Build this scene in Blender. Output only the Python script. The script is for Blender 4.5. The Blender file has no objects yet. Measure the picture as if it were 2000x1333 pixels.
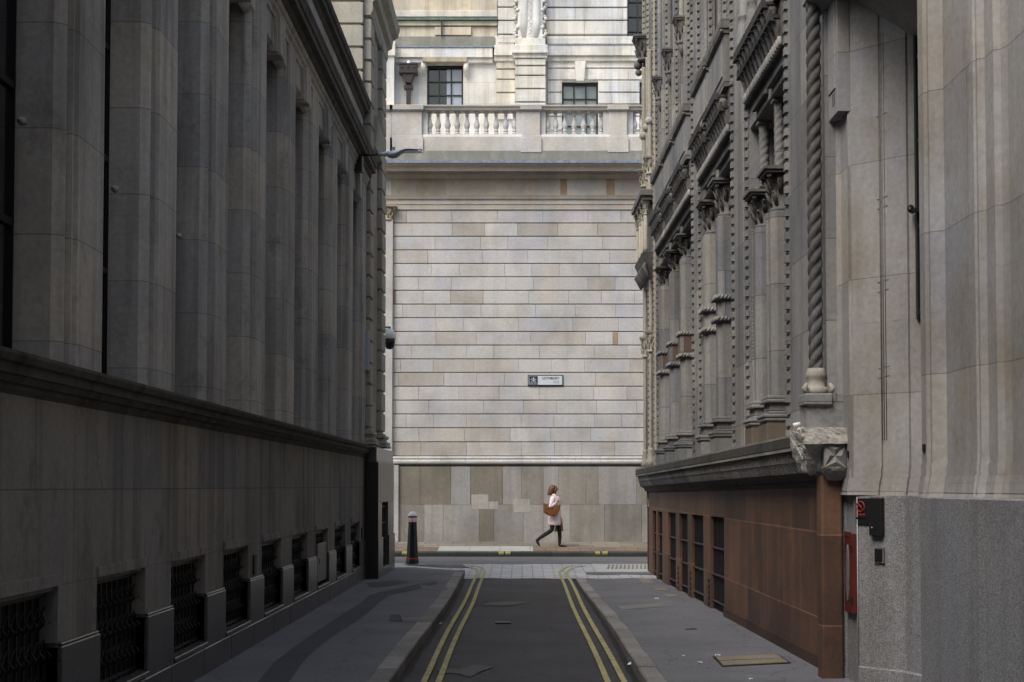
import bpy, bmesh, math, random
from mathutils import Vector, Matrix, noise
random.seed(7)
PI = math.pi
C = bpy.context.scene.collection
H = 1.65          # camera height above the lane pavement; heights below are measured from the lens
sc = bpy.context.scene

# ------------------------------------------------------------------ materials
def nmat(name):
    m = bpy.data.materials.new(name); m.use_nodes = True
    nt = m.node_tree; b = nt.nodes['Principled BSDF']
    return m, nt, b
def N(nt, t, **kw):
    n = nt.nodes.new(t)
    for k, v in kw.items(): setattr(n, k, v)
    return n
def mix(nt, a, b, fac, mode='MIX'):
    n = nt.nodes.new('ShaderNodeMix'); n.data_type = 'RGBA'; n.blend_type = mode
    for i, v in ((0, fac), (6, a), (7, b)):
        if hasattr(v, 'is_output'): nt.links.new(v, n.inputs[i])
        elif i == 0: n.inputs[0].default_value = v
        else: n.inputs[i].default_value = (*v, 1)
    return n.outputs[2]
def ramp(nt, src, p0, p1, c0=(0,0,0), c1=(1,1,1)):
    r = nt.nodes.new('ShaderNodeValToRGB'); nt.links.new(src, r.inputs[0])
    r.color_ramp.elements[0].position = p0; r.color_ramp.elements[1].position = p1
    r.color_ramp.elements[0].color = (*c0, 1); r.color_ramp.elements[1].color = (*c1, 1)
    return r.outputs[0]
def noise_tex(nt, vec, scale, detail=4, rough=.55, mscale=None, loc=(0,0,0)):
    if mscale:
        mp = nt.nodes.new('ShaderNodeMapping'); nt.links.new(vec, mp.inputs[0])
        mp.inputs['Scale'].default_value = mscale; mp.inputs['Location'].default_value = loc; vec = mp.outputs[0]
    n = nt.nodes.new('ShaderNodeTexNoise'); nt.links.new(vec, n.inputs['Vector'])
    n.inputs['Scale'].default_value = scale; n.inputs['Detail'].default_value = detail; n.inputs['Roughness'].default_value = rough
    return n.outputs[0]
def stone(name, base, var=.22, stain=(.10,.085,.065), stain_amt=.45, streak=.45, rough=.85, brick=None, bump=.25,
          patch=None, patch_amt=.5, speck=None, moss=None, fine=22, spec=.3, jcol=.45, lo=.82, hi=1.12, joint=.005, boff=.5):
    m, nt, b = nmat(name)
    g = N(nt, 'ShaderNodeNewGeometry'); pos = g.outputs['Position']
    sp = N(nt, 'ShaderNodeSeparateXYZ'); nt.links.new(pos, sp.inputs[0])
    ad = N(nt, 'ShaderNodeMath', operation='ADD'); nt.links.new(sp.outputs[0], ad.inputs[0]); nt.links.new(sp.outputs[1], ad.inputs[1])
    cb = N(nt, 'ShaderNodeCombineXYZ'); nt.links.new(ad.outputs[0], cb.inputs[0]); nt.links.new(sp.outputs[2], cb.inputs[1])
    col = mix(nt, base, patch or tuple(c*.72 for c in base), ramp(nt, noise_tex(nt, pos, .9, 5, .6), .42, .68))
    cool = ramp(nt, noise_tex(nt, pos, 1, 5, .6, (1.6, 1.6, .5), (11, 3, 5)), .46, .66)
    fc = N(nt, 'ShaderNodeMath', operation='MULTIPLY'); nt.links.new(cool, fc.inputs[0]); fc.inputs[1].default_value = .5
    col = mix(nt, col, (base[0]*.86, base[1]*.93, base[2]*1.10), fc.outputs[0])
    fn = noise_tex(nt, pos, fine, 8, .65)
    col = mix(nt, col, ramp(nt, fn, .25, .75, (1-var,)*3, (1+var*.6,)*3), 1, 'MULTIPLY')
    st = ramp(nt, noise_tex(nt, pos, 1, 6, .6, (4.3, 4.3, .27)), .45, .74)
    f2 = N(nt, 'ShaderNodeMath', operation='MULTIPLY'); nt.links.new(st, f2.inputs[0]); f2.inputs[1].default_value = streak
    col = mix(nt, col, stain, f2.outputs[0])
    bl = ramp(nt, noise_tex(nt, pos, 2.6, 8, .7, (1,1,.8), (3,7,2)), .56, .72)
    f3 = N(nt, 'ShaderNodeMath', operation='MULTIPLY'); nt.links.new(bl, f3.inputs[0]); f3.inputs[1].default_value = stain_amt
    col = mix(nt, col, stain, f3.outputs[0])
    hgt = fn
    if brick:
        w, h, ox, oz = brick
        mp = N(nt, 'ShaderNodeMapping'); nt.links.new(cb.outputs[0], mp.inputs[0]); mp.inputs['Location'].default_value = (ox, oz, 0)
        bt = N(nt, 'ShaderNodeTexBrick'); nt.links.new(mp.outputs[0], bt.inputs['Vector'])
        bt.inputs['Scale'].default_value = 1; bt.inputs['Brick Width'].default_value = w; bt.inputs['Row Height'].default_value = h
        bt.inputs['Mortar Size'].default_value = joint; bt.inputs['Mortar Smooth'].default_value = .3
        bt.inputs['Color1'].default_value = (lo*.96, lo*.99, lo*1.05, 1); bt.inputs['Color2'].default_value = (hi*1.03, hi, hi*.94, 1); bt.offset = boff
        bt.inputs['Mortar'].default_value = (jcol, jcol*.97, jcol*.92, 1)
        col = mix(nt, col, bt.outputs['Color'], 1, 'MULTIPLY')
        mh = N(nt, 'ShaderNodeMath', operation='MULTIPLY_ADD'); nt.links.new(bt.outputs['Fac'], mh.inputs[0]); mh.inputs[1].default_value = -1.2; nt.links.new(fn, mh.inputs[2]); hgt = mh.outputs[0]
    if speck:
        v = N(nt, 'ShaderNodeTexVoronoi'); nt.links.new(pos, v.inputs['Vector']); v.inputs['Scale'].default_value = speck
        sr = ramp(nt, v.outputs['Color'], .2, .85, (.45,)*3, (1.6,)*3)
        col = mix(nt, col, sr, .85, 'MULTIPLY')
        col = mix(nt, col, ramp(nt, noise_tex(nt, pos, speck*.45, 3, .7), .35, .65, (.72,)*3, (1.25,)*3), .8, 'MULTIPLY')
    if moss:
        col = mix(nt, col, moss, ramp(nt, noise_tex(nt, pos, 3, 8, .75), .38, .62))
    at = N(nt, 'ShaderNodeAttribute', attribute_name='tint')
    col = mix(nt, col, at.outputs['Color'], 1, 'MULTIPLY')
    nt.links.new(col, b.inputs['Base Color'])
    b.inputs['Roughness'].default_value = rough; b.inputs['Specular IOR Level'].default_value = spec
    if bump:
        bp = N(nt, 'ShaderNodeBump'); bp.inputs['Strength'].default_value = bump; bp.inputs['Distance'].default_value = .01
        nt.links.new(hgt, bp.inputs['Height']); nt.links.new(bp.outputs[0], b.inputs['Normal'])
    return m
def plain(name, col, rough=.5, metal=0, var=.12, spec=.5, coat=0, fine=30):
    m, nt, b = nmat(name)
    g = N(nt, 'ShaderNodeNewGeometry')
    fn = noise_tex(nt, g.outputs['Position'], fine, 6, .6)
    c = mix(nt, col, ramp(nt, fn, .3, .7, (1-var,)*3, (1+var,)*3), 1, 'MULTIPLY')
    at = N(nt, 'ShaderNodeAttribute', attribute_name='tint')
    c = mix(nt, c, at.outputs['Color'], 1, 'MULTIPLY')
    nt.links.new(c, b.inputs['Base Color']); b.inputs['Roughness'].default_value = rough
    b.inputs['Metallic'].default_value = metal; b.inputs['Specular IOR Level'].default_value = spec
    b.inputs['Coat Weight'].default_value = coat
    return m
def ground_mat(name, base, var=.25, big=.2, scale=1.2, speck=180, rough=.8, brick=None, bump=.3, crack=False):
    m, nt, b = nmat(name)
    g = N(nt, 'ShaderNodeNewGeometry'); pos = g.outputs['Position']
    col = mix(nt, base, tuple(c*(1-big*2) for c in base), ramp(nt, noise_tex(nt, pos, scale, 7, .65), .4, .7))
    col = mix(nt, col, tuple(min(1, c*1.5) for c in base), ramp(nt, noise_tex(nt, pos, 1.3, 6, .7, (.5, 1.5, 1), (5, 1, 0)), .6, .85))
    fn = noise_tex(nt, pos, speck, 3, .7)
    col = mix(nt, col, ramp(nt, fn, .3, .7, (1-var,)*3, (1+var,)*3), 1, 'MULTIPLY')
    gv = N(nt, 'ShaderNodeTexVoronoi'); nt.links.new(pos, gv.inputs['Vector']); gv.inputs['Scale'].default_value = 3.2
    col = mix(nt, tuple(min(1, c*1.9+.02) for c in base), col, ramp(nt, gv.outputs['Distance'], .035, .055))
    col = mix(nt, col, ramp(nt, noise_tex(nt, pos, 45, 6, .85), .38, .62, (.66,)*3, (1.34,)*3), 1, 'MULTIPLY')
    if crack:
        v = N(nt, 'ShaderNodeTexVoronoi', feature='DISTANCE_TO_EDGE')
        mp = N(nt, 'ShaderNodeMapping'); mp.inputs['Scale'].default_value = (.9, .45, 1)
        wn = N(nt, 'ShaderNodeTexNoise'); nt.links.new(pos, wn.inputs['Vector']); wn.inputs['Scale'].default_value = 2.5; wn.inputs['Detail'].default_value = 6
        va = N(nt, 'ShaderNodeVectorMath', operation='MULTIPLY_ADD'); nt.links.new(wn.outputs['Color'], va.inputs[0])
        va.inputs[1].default_value = (.5, .5, 0); nt.links.new(pos, va.inputs[2])
        nt.links.new(va.outputs[0], mp.inputs[0]); nt.links.new(mp.outputs[0], v.inputs['Vector']); v.inputs['Scale'].default_value = .8
        col = mix(nt, col, ramp(nt, v.outputs[0], .002, .008, (.55,)*3, (1,)*3), .8, 'MULTIPLY')
    if brick:
        bt = N(nt, 'ShaderNodeTexBrick'); nt.links.new(pos, bt.inputs['Vector'])
        bt.inputs['Scale'].default_value = 1; bt.inputs['Brick Width'].default_value = brick[0]; bt.inputs['Row Height'].default_value = brick[1]
        bt.inputs['Mortar Size'].default_value = brick[2]
        bt.inputs['Color1'].default_value = (*brick[3], 1); bt.inputs['Color2'].default_value = (*brick[4], 1); bt.inputs['Mortar'].default_value = (.35, .35, .35, 1)
        col = mix(nt, col, bt.outputs['Color'], 1, 'MULTIPLY')
    at = N(nt, 'ShaderNodeAttribute', attribute_name='tint')
    col = mix(nt, col, at.outputs['Color'], 1, 'MULTIPLY')
    nt.links.new(col, b.inputs['Base Color']); b.inputs['Roughness'].default_value = rough; b.inputs['Specular IOR Level'].default_value = .35
    bp = N(nt, 'ShaderNodeBump'); bp.inputs['Strength'].default_value = bump; bp.inputs['Distance'].default_value = .006
    nt.links.new(fn, bp.inputs['Height']); nt.links.new(bp.outputs[0], b.inputs['Normal'])
    return m

M = {}
M['a_base'] = stone('weathered_portland_stone_basement', (.29,.27,.245), stain=(.075,.068,.06), brick=(1.55, 1.03, .9, .43), streak=.85, stain_amt=.6, lo=.85, hi=1.12, jcol=.5)
M['a_stone'] = stone('weathered_portland_stone', (.50,.475,.44), stain=(.11,.10,.09), brick=(2.15, .66, .75, .1), boff=0, streak=.75, stain_amt=.55, lo=.86, hi=1.1, jcol=.62)
M['a_soot'] = stone('sooty_cornice_stone', (.10,.09,.08), stain=(.012,.011,.01), stain_amt=.9, streak=.7, bump=.6)
M['a_granite'] = stone('polished_grey_granite', (.095,.09,.09), var=.2, stain=(.05,.048,.045), streak=.3, rough=.28, speck=160, bump=.03, spec=.5)
M['b_stone'] = stone('corner_portland_stone', (.40,.375,.315), stain=(.15,.13,.10), streak=.4, stain_amt=.2)
M['bank'] = stone('bank_portland_stone', (.56,.545,.525), var=.16, stain=(.27,.245,.215), stain_amt=.16, streak=.2, bump=.2, fine=14)
M['bank_up'] = stone('bank_upper_stone', (.74,.73,.70), var=.12, stain=(.17,.165,.14), stain_amt=.28, streak=.5, bump=.25, brick=(1.35, .62, .3, .2), lo=.93, hi=1.05, jcol=.7)
M['bank_plinth'] = stone('bank_plinth_stone', (.36,.345,.32), var=.18, stain=(.16,.145,.12), stain_amt=.35, streak=.45, bump=.3, fine=10)
M['mossy'] = stone('mossy_blocking_stone', (.33,.325,.29), stain=(.10,.10,.08), stain_amt=.5, streak=.6, moss=(.20,.205,.175))
M['lead'] = plain('weathered_lead', (.20,.235,.30), .6, .2, .35, fine=8)
M['verdigris'] = plain('verdigris_gutter', (.10,.15,.13), .7, 0, .5, fine=6)
M['r_stone'] = stone('venetian_facade_stone', (.255,.25,.243), stain=(.085,.078,.07), brick=(1.2, .72, .2, .5), lo=.74, hi=1.22, streak=.65, stain_amt=.4, jcol=.5)
M['r_stone_lit'] = stone('painted_lit_corner_stone', (.40,.37,.31), stain=(.14,.12,.09), streak=.4, stain_amt=.3)  # paler warm copy of the facade stone, daylight put into its colour
M['r_soot'] = stone('soot_blackened_carving', (.17,.16,.15), stain=(.03,.026,.023), stain_amt=.8, streak=.6, bump=.8)
M['r_cornice'] = stone('black_crusted_string_course', (.085,.078,.07), stain=(.015,.013,.012), stain_amt=.8, streak=.6, bump=.7)
M['r_rough'] = stone('broken_corbel_stone', (.55,.52,.47), stain=(.06,.055,.05), stain_amt=.8, streak=.2, bump=1.0, fine=30)
M['brown_stone'] = stone('brown_pedestal_stone', (.15,.12,.09), stain=(.05,.04,.03))
M['terracotta'] = stone('red_terracotta_cladding', (.165,.086,.052), var=.3, patch=(.07,.038,.03), stain=(.05,.035,.03), stain_amt=.55, streak=.6, rough=.6, brick=(.95, .78, .35, .33), bump=.2, jcol=2.1, joint=.008, spec=.4, lo=.7, hi=1.25)
M['panel_red'] = plain('dull_red_inset_panel', (.11,.07,.055), .6)
M['rd_granite'] = stone('grey_speckled_granite', (.26,.262,.27), var=.2, patch=(.205,.20,.20), stain=(.09,.085,.075), stain_amt=.3, streak=.4, rough=.6, speck=190, bump=.1)
M['rd_stone'] = stone('bay_portland_stone', (.35,.338,.325), patch=(.255,.23,.195), stain=(.16,.125,.075), brick=(3.0, .98, .7, .52), lo=.85, hi=1.14, streak=.32, stain_amt=.5, jcol=.62)
M['asphalt'] = ground_mat('lane_asphalt', (.058,.055,.06), crack=True, scale=.9)
M['asphalt2'] = ground_mat('street_asphalt', (.15,.145,.15), big=.1)
M['mastic'] = ground_mat('mastic_asphalt_pavement', (.14,.142,.156), big=.14, var=.12, crack=True, scale=.7)
M['mastic_dark'] = ground_mat('dark_mastic_trench_patch', (.055,.058,.072), big=.1, var=.12)
M['kerb'] = ground_mat('granite_kerb_stone', (.23,.22,.21), var=.35, big=.15, speck=120)
M['kerb_dark'] = ground_mat('dark_street_kerb', (.06,.066,.06), var=.5, big=.2, speck=90)
M['setts'] = ground_mat('pale_granite_setts', (.46,.46,.46), var=.2, big=.1, brick=(.42,.2,.012,(.85,.86,.88),(1.1,1.1,1.1)))
M['york'] = ground_mat('york_stone_paving', (.24,.225,.20), var=.15, big=.1, brick=(.75,.45,.01,(.75,.73,.7),(1.2,1.12,1.0)))
M['brickpave'] = ground_mat('mixed_brick_paving', (.24,.19,.15), var=.15, big=.1, brick=(.6,.3,.012,(1.15,.95,.75),(.7,.78,.85)))
M['slab'] = ground_mat('pale_concrete_slab', (.42,.43,.41), var=.12, big=.08)
M['patch'] = ground_mat('worn_grey_patch', (.16,.15,.145), var=.3, big=.2)
M['cover'] = ground_mat('tan_cover_infill', (.22,.19,.14), var=.3, big=.15)
M['yellow'] = ground_mat('worn_yellow_paint', (.40,.365,.18), var=.3, big=.22, scale=7)
M['yellow2'] = ground_mat('bright_yellow_paint', (.40,.38,.12), var=.25, big=.1, scale=7)
M['whiteline'] = ground_mat('faded_white_paint', (.42,.42,.42), var=.2, big=.1)
M['black'] = plain('black_painted_iron', (.010,.010,.011), .42)
M['iron'] = plain('dull_dark_iron', (.009,.009,.01), .5)
M['void'] = plain('painted_dark_interior', (.006,.006,.006), .9)  # near-black sheets close the openings, interior darkness put into their colour
M['grey_door'] = plain('grey_painted_metal', (.14,.14,.145), .45)
M['white'] = plain('white_enamel', (.87,.88,.9), .3, var=.04)
M['red'] = plain('red_enamel', (.34,.022,.015), .35)
M['red_box'] = plain('faded_red_paint', (.10,.014,.013), .45)
M['steel'] = plain('brushed_metal', (.5,.5,.5), .35, .9)
M['lamp_grey'] = plain('blue_grey_lamp_paint', (.32,.38,.48), .4)
M['hopper'] = plain('aubergine_cast_iron', (.022,.014,.016), .4)
M['skin'] = plain('skin', (.55,.32,.24), .5, var=.05)
M['hair'] = plain('auburn_hair', (.12,.042,.02), .45, var=.5, fine=60)
M['coat'] = plain('pale_pink_wool_coat', (.80,.67,.66), .9, var=.08, fine=90)
M['legging'] = plain('black_leggings', (.010,.010,.012), .8)
M['shoe'] = plain('navy_shoe_leather', (.012,.014,.035), .5)
M['tan'] = plain('tan_leather', (.22,.085,.028), .38, var=.2)
M['kraft'] = plain('brown_paper', (.33,.17,.05), .7)
M['paper'] = plain('white_paper', (.75,.76,.78), .8, var=.05)
M['navy'] = plain('navy_sign_face', (.01,.013,.03), .4)
M['signwhite'] = plain('pale_sign_face', (.60,.65,.70), .35, var=.03)
M['ink'] = plain('black_lettering', (.015,.015,.02), .5)
M['redink'] = plain('dull_red_lettering', (.35,.03,.03), .5)
M['pinkink'] = plain('dull_red_postcode_lettering', (.30,.17,.20), .5)
def glass(name, col, rough=.05):
    m, nt, b = nmat(name)
    g = N(nt, 'ShaderNodeNewGeometry')
    c = mix(nt, col, tuple(min(1, x*1.5) for x in col), noise_tex(nt, g.outputs['Position'], 1.5, 3))
    nt.links.new(c, b.inputs['Base Color']); b.inputs['Roughness'].default_value = rough; b.inputs['Specular IOR Level'].default_value = .8
    return m
M['glass'] = glass('dark_window_glass', (.008,.009,.011))
M['glass_net'] = glass('window_glass_over_pale_blind', (.17,.20,.205), .15)
M['glass_blue'] = glass('painted_sky_reflection_glass', (.26,.30,.37), .15)  # reflected sky put into the base colour of the glass

# ------------------------------------------------------------------ mesh helpers
class MB:
    def __init__(s, xf=None):
        s.v = []; s.f = []; s.t = []; s.sm = []; s.xf = xf
    def add(s, vs, fs, tint=(1,1,1), smooth=False):
        n = len(s.v); s.v += [tuple(p) for p in vs]
        s.f += [tuple(i+n for i in f) for f in fs]; s.t += [tint]*len(fs); s.sm += [smooth]*len(fs)
        return s
    def box(s, x0, x1, y0, y1, z0, z1, tint=(1,1,1)):
        return s.add([(x,y,z) for z in (z0,z1) for y in (y0,y1) for x in (x0,x1)],
              [(0,2,3,1),(4,5,7,6),(0,1,5,4),(2,6,7,3),(0,4,6,2),(1,3,7,5)], tint)
    def loft(s, rings, tint=(1,1,1), smooth=False, closed=False, caps=True):
        n = len(rings[0]); vs = [p for r in rings for p in r]; fs = []
        R = len(rings)
        for i in range(R if closed else R-1):
            a = i*n; b = ((i+1) % R)*n
            for j in range(n): fs.append((a+j, a+(j+1)%n, b+(j+1)%n, b+j))
        if caps and not closed: fs += [tuple(range(n))[::-1], tuple(range((R-1)*n, R*n))]
        return s.add(vs, fs, tint, smooth)
    def pz(s, poly, z0, z1, tint=(1,1,1)): return s.loft([[(x,y,z0) for x,y in poly], [(x,y,z1) for x,y in poly]], tint)
    def py(s, poly, y0, y1, tint=(1,1,1)): return s.loft([[(x,y0,z) for x,z in poly], [(x,y1,z) for x,z in poly]], tint)
    def px(s, poly, x0, x1, tint=(1,1,1)): return s.loft([[(x0,y,z) for y,z in poly], [(x1,y,z) for y,z in poly]], tint)
    def lathe(s, cx, cy, prof, n=16, tint=(1,1,1), smooth=True, rot=0, sx=1, sy=1):
        return s.loft([[(cx+r*sx*math.cos(rot+2*PI*k/n), cy+r*sy*math.sin(rot+2*PI*k/n), z) for k in range(n)] for r, z in prof], tint, smooth)
    def tube(s, pts, r, n=8, tint=(1,1,1), smooth=True, flat=1):
        P = [Vector(p) for p in pts]; rings = []
        rs = r if isinstance(r, (list, tuple)) else [r]*len(P)
        up = None
        for i, p in enumerate(P):
            d = (P[min(i+1, len(P)-1)] - P[max(i-1, 0)]).normalized()
            if up is None: up = Vector((0,0,1)) if abs(d.z) < .9 else Vector((0,1,0))
            a = d.cross(up).normalized(); b = a.cross(d).normalized(); up = b
            rings.append([tuple(p + a*rs[i]*math.cos(2*PI*k/n) + b*rs[i]*flat*math.sin(2*PI*k/n)) for k in range(n)])
        return s.loft(rings, tint, smooth)
    def ball(s, c, rx, ry=None, rz=None, n=12, m=8, tint=(1,1,1)):
        ry = ry or rx; rz = rz or rx
        return s.loft([[(c[0]+rx*math.sin(PI*(i+.02)/(m+.04))*math.cos(2*PI*k/n), c[1]+ry*math.sin(PI*(i+.02)/(m+.04))*math.sin(2*PI*k/n), c[2]-rz*math.cos(PI*(i+.02)/(m+.04))) for k in range(n)] for i in range(m+1)], tint, True)
    def rope(s, cx, cy, z0, z1, r, w, lobes=3, depth=.22, n=18, dz=None, tint=(1,1,1)):
        dz = dz or r*.35; k = max(2, int((z1-z0)/dz)); rings = []
        for i in range(k+1):
            z = z0+(z1-z0)*i/k
            rings.append([(cx+r*(1-depth+depth*abs(math.cos(lobes/2*(a-w*z)))**.6)*math.cos(a), cy+r*(1-depth+depth*abs(math.cos(lobes/2*(a-w*z)))**.6)*math.sin(a), z) for a in (2*PI*j/n for j in range(n))])
        return s.loft(rings, tint, True)
    def build(s, name, mat, parent=None, bevel=0, sub=0, seg=1):
        me = bpy.data.meshes.new(name)
        off = Vector((0,0,0))
        if parent is not None:
            q = parent
            while q.parent is not None: q = q.parent
            off = q.location.copy()
        vs = s.v
        if s.xf: vs = [s.xf(*p) for p in vs]
        me.from_pydata([(x-off.x, y-off.y, z+H-off.z) for x, y, z in vs], [], s.f)
        at = me.color_attributes.new('tint', 'FLOAT_COLOR', 'CORNER')
        i = 0; buf = []
        for f, t in zip(s.f, s.t): buf += [t[0], t[1], t[2], 1.0]*len(f)
        at.data.foreach_set('color', buf)
        me.polygons.foreach_set('use_smooth', s.sm)
        bm = bmesh.new(); bm.from_mesh(me); bmesh.ops.recalc_face_normals(bm, faces=bm.faces); bm.to_mesh(me); bm.free()
        me.materials.append(M[mat]); me.update()
        o = bpy.data.objects.new(name, me); C.objects.link(o)
        if parent is not None: o.parent = parent
        if bevel:
            md = o.modifiers.new('bevel', 'BEVEL'); md.width = bevel; md.segments = seg; md.limit_method = 'ANGLE'; md.angle_limit = math.radians(40)
        if sub:
            md = o.modifiers.new('sub', 'SUBSURF'); md.levels = sub; md.render_levels = sub
        return o
def thing(name, label, cat, loc=(0,0,0), group=None):
    o = bpy.data.objects.new(name, None); C.objects.link(o); o.location = (loc[0], loc[1], loc[2]+H)
    o['label'] = label; o['category'] = cat; o.empty_display_size = .2
    if group: o['group'] = group
    return o
def tag(o, label, cat, group=None):
    o['label'] = label; o['category'] = cat
    if group: o['group'] = group
    return o
def struct(o): o['kind'] = 'structure'; return o
def ungrouped(name, mb, mat, label, cat, group=None, **k):
    return tag(mb.build(name, mat, None, **k), label, cat, group)
def recentre(o):
    me = o.data; xs = [v.co for v in me.vertices]
    c = Vector(((min(p.x for p in xs)+max(p.x for p in xs))/2, (min(p.y for p in xs)+max(p.y for p in xs))/2, min(p.z for p in xs)))
    me.transform(Matrix.Translation(-c)); o.location = c; return o
def text_mesh(txt, size, name, mat, parent, cx, cy, cz, nrm='-y', align='CENTER', bold=0.0):
    cu = bpy.data.curves.new('t', 'FONT'); cu.body = txt; cu.size = size; cu.align_x = align; cu.extrude = .002; cu.offset = bold
    to = bpy.data.objects.new('t', cu); C.objects.link(to)
    bpy.context.view_layer.update()
    me = bpy.data.meshes.new_from_object(to.evaluated_get(bpy.context.evaluated_depsgraph_get()))
    vs = [v.co.copy() for v in me.vertices]; fs = [tuple(p.vertices) for p in me.polygons]
    bpy.data.objects.remove(to); bpy.data.curves.remove(cu); bpy.data.meshes.remove(me)
    mb = MB()
    if nrm == '-y': P = [(cx+v.x, cy-v.z, cz+v.y) for v in vs]
    else:
        a = nrm; P = [(cx+v.x*math.cos(a)+v.z*math.sin(a), cy+v.x*math.sin(a)-v.z*math.cos(a), cz+v.y) for v in vs]
    mb.add(P, fs); return mb.build(name, mat, parent)
def rt(base=(1,1,1), d=.06):
    k = 1+random.uniform(-d, d); return (base[0]*k, base[1]*k, base[2]*k)
def capital(mb, cx, cy, z0, z1, r, xf_tint=(1,1,1), leaves=8):
    h = z1-z0
    mb.lathe(cx, cy, [(r*.92,z0),(r*1.08,z0+.03*h),(r*1.08,z0+.09*h),(r*.9,z0+.12*h),(r*.95,z0+.4*h),(r*1.15,z0+.65*h),(r*1.45,z0+.84*h)], 12, xf_tint)
    w = r*1.6
    mb.box(cx-w, cx+w, cy-w, cy+w, z0+.86*h, z0+.93*h, xf_tint)
    mb.box(cx-w*1.1, cx+w*1.1, cy-w*1.1, cy+w*1.1, z0+.93*h, z1, xf_tint)
    for row, (zz, rr, k) in enumerate(((.16, 1.05, .34), (.42, 1.12, .36))):
        for i in range(leaves):
            a = 2*PI*(i+.5*row)/leaves; ca, sa = math.cos(a), math.sin(a)
            R = r*rr; hh = h*k
            pts = [(cx+ca*R*.85, cy+sa*R*.85, z0+zz*h), (cx+ca*R*1.12, cy+sa*R*1.12, z0+zz*h+hh*.5), (cx+ca*R*1.3, cy+sa*R*1.3, z0+zz*h+hh*.9), (cx+ca*R*1.42, cy+sa*R*1.42, z0+zz*h+hh*.78)]
            mb.tube(pts, [r*.17, r*.2, r*.13, r*.07], 5, xf_tint, flat=.6)
    for sx in (-1,1):
        for sy in (-1,1): mb.ball((cx+sx*w*.8, cy+sy*w*.8, z0+.8*h), r*.22, n=6, m=4, tint=xf_tint)
def base_mould(mb, x0, x1, y0, y1, z0, z1, e=.05):
    h = z1-z0
    for a, b, k in ((0,.18,1),(.18,.42,.85),(.42,.62,.3),(.62,.85,.6),(.85,1,.15)):
        mb.box(x0-e*k, x1+e*k, y0-e*k, y1+e*k, z0+a*h, z0+b*h)

# ================================================================== left office building (A)
XL = -2.80
A = thing('office_building', 'long soot-darkened stone building on the left with tall recessed windows and barred basement openings', 'building', (-3.4, 12, -H))
mb = MB()
# basement wall: solid above and between the openings
Y0A, Y1A = -9.0, 27.4
op = [(10.2+2.15*k, 11.5+2.15*k) for k in range(-3, 8)]
mb.box(-3.5, -2.815, Y0A, Y1A, -.60, .53)
ys = [Y0A]+[v for o in op for v in o]+[Y1A]
for i in range(0, len(ys), 2): mb.box(-3.5, -2.815, ys[i], ys[i+1], -1.36, -.602)
mb.box(-3.5, -2.80, Y0A, Y1A, -1.75, -1.40)
mb.build('basement_wall', 'a_base', A)
mb = MB()
for i, (a, b) in enumerate(op):
    e = op[i+1][0] if i+1 < len(op) else Y1A
    mb.pz([(-3.2,b+.0),(-2.785,b+.0),(-2.785,e-.0),(-3.2,e-.0)], -1.66, -.97, rt(d=.1))
    mb.box(-3.1, -2.79, b+.01, e-.01, -.968, -.95, rt())
for i in range(30):
    y = Y0A+i*1.25
    if y+1.24 < Y1A: mb.box(-3.2, -2.778, y, min(y+1.243, Y1A), -1.75, -1.42, rt(d=.12))
mb.build('granite_plinth', 'a_granite', A, bevel=.008)
for i, (a, b) in enumerate(op):
    w = MB()
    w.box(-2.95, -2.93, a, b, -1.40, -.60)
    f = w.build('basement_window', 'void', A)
    s = MB()
    s.box(-3.0, -2.80, b-.05, b+.05, -.945, -.53).box(-3.0, -2.795, a-.02, b-.051, -.60, -.53)
    s.box(-2.92, -2.83, a-.0, b-.052, -.63, -.602)
    s.build('surround', 'a_base', f)
    s = MB(); s.box(-2.929, -2.772, a, b, -1.41, -1.372); s.build('sill', 'a_granite', f, bevel=.006)
    g = MB(); X = -2.88
    n = 9
    for j in range(n+1):
        y = a+.04+(b-a-.08)*j/n
        g.box(X-.008, X+.008, y-.008, y+.008, -1.37, -.62)
        for z in (-1.22, -1.02, -.82):
            g.tube([(X+.005,y,z-.03),(X+.035,y,z),(X+.005,y,z+.035)], [.006,.014,.004], 5)
            if j < n:
                y2 = y+(b-a-.08)/n/2
                g.tube([(X,y,z-.02),(X,y2,z+.05),(X,y+(b-a-.08)/n,z-.02)], .007, 4)
                g.tube([(X,y,z+.10),(X,y2,z+.05),(X,y+(b-a-.08)/n,z+.10)], .006, 4)
    for z in (-1.34, -.65): g.box(X-.01, X+.012, a, b, z-.012, z+.012)
    g.build('grille', 'iron', f)
    if i == 8:
        d = MB(); d.box(-2.86, -2.82, a+.30, b-.02, -1.33, -.80); d.box(-2.82, -2.81, a+.45, a+.51, -1.08, -1.0); d.box(-2.82, -2.81, b-.12, b-.06, -.90, -.86)
        d.build('access_door', 'grey_door', A, bevel=.004)['label'] = 'grey metal access panel in front of a basement grille'
mb = MB(); mb.box(-2.815, -2.795, 15.98+.1, 16.12+.1, -.92, -.72); mb.box(-2.815, -2.795, 26.9, 27.0, -.92, -.72); mb.build('vent_slot', 'iron', A)
# string course at first-floor level
mb = MB()
mb.py([(-3.3,.50),(-2.82,.50),(-2.79,.535),(-2.79,.56),(-2.76,.565),(-2.745,.60),(-2.72,.605),(-2.72,.655),(-2.69,.665),(-2.675,.70),(-2.675,.72),(-2.80,.745),(-3.3,.745)], Y0A, 27.38)
mb.build('string_course', 'a_soot', A)
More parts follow.
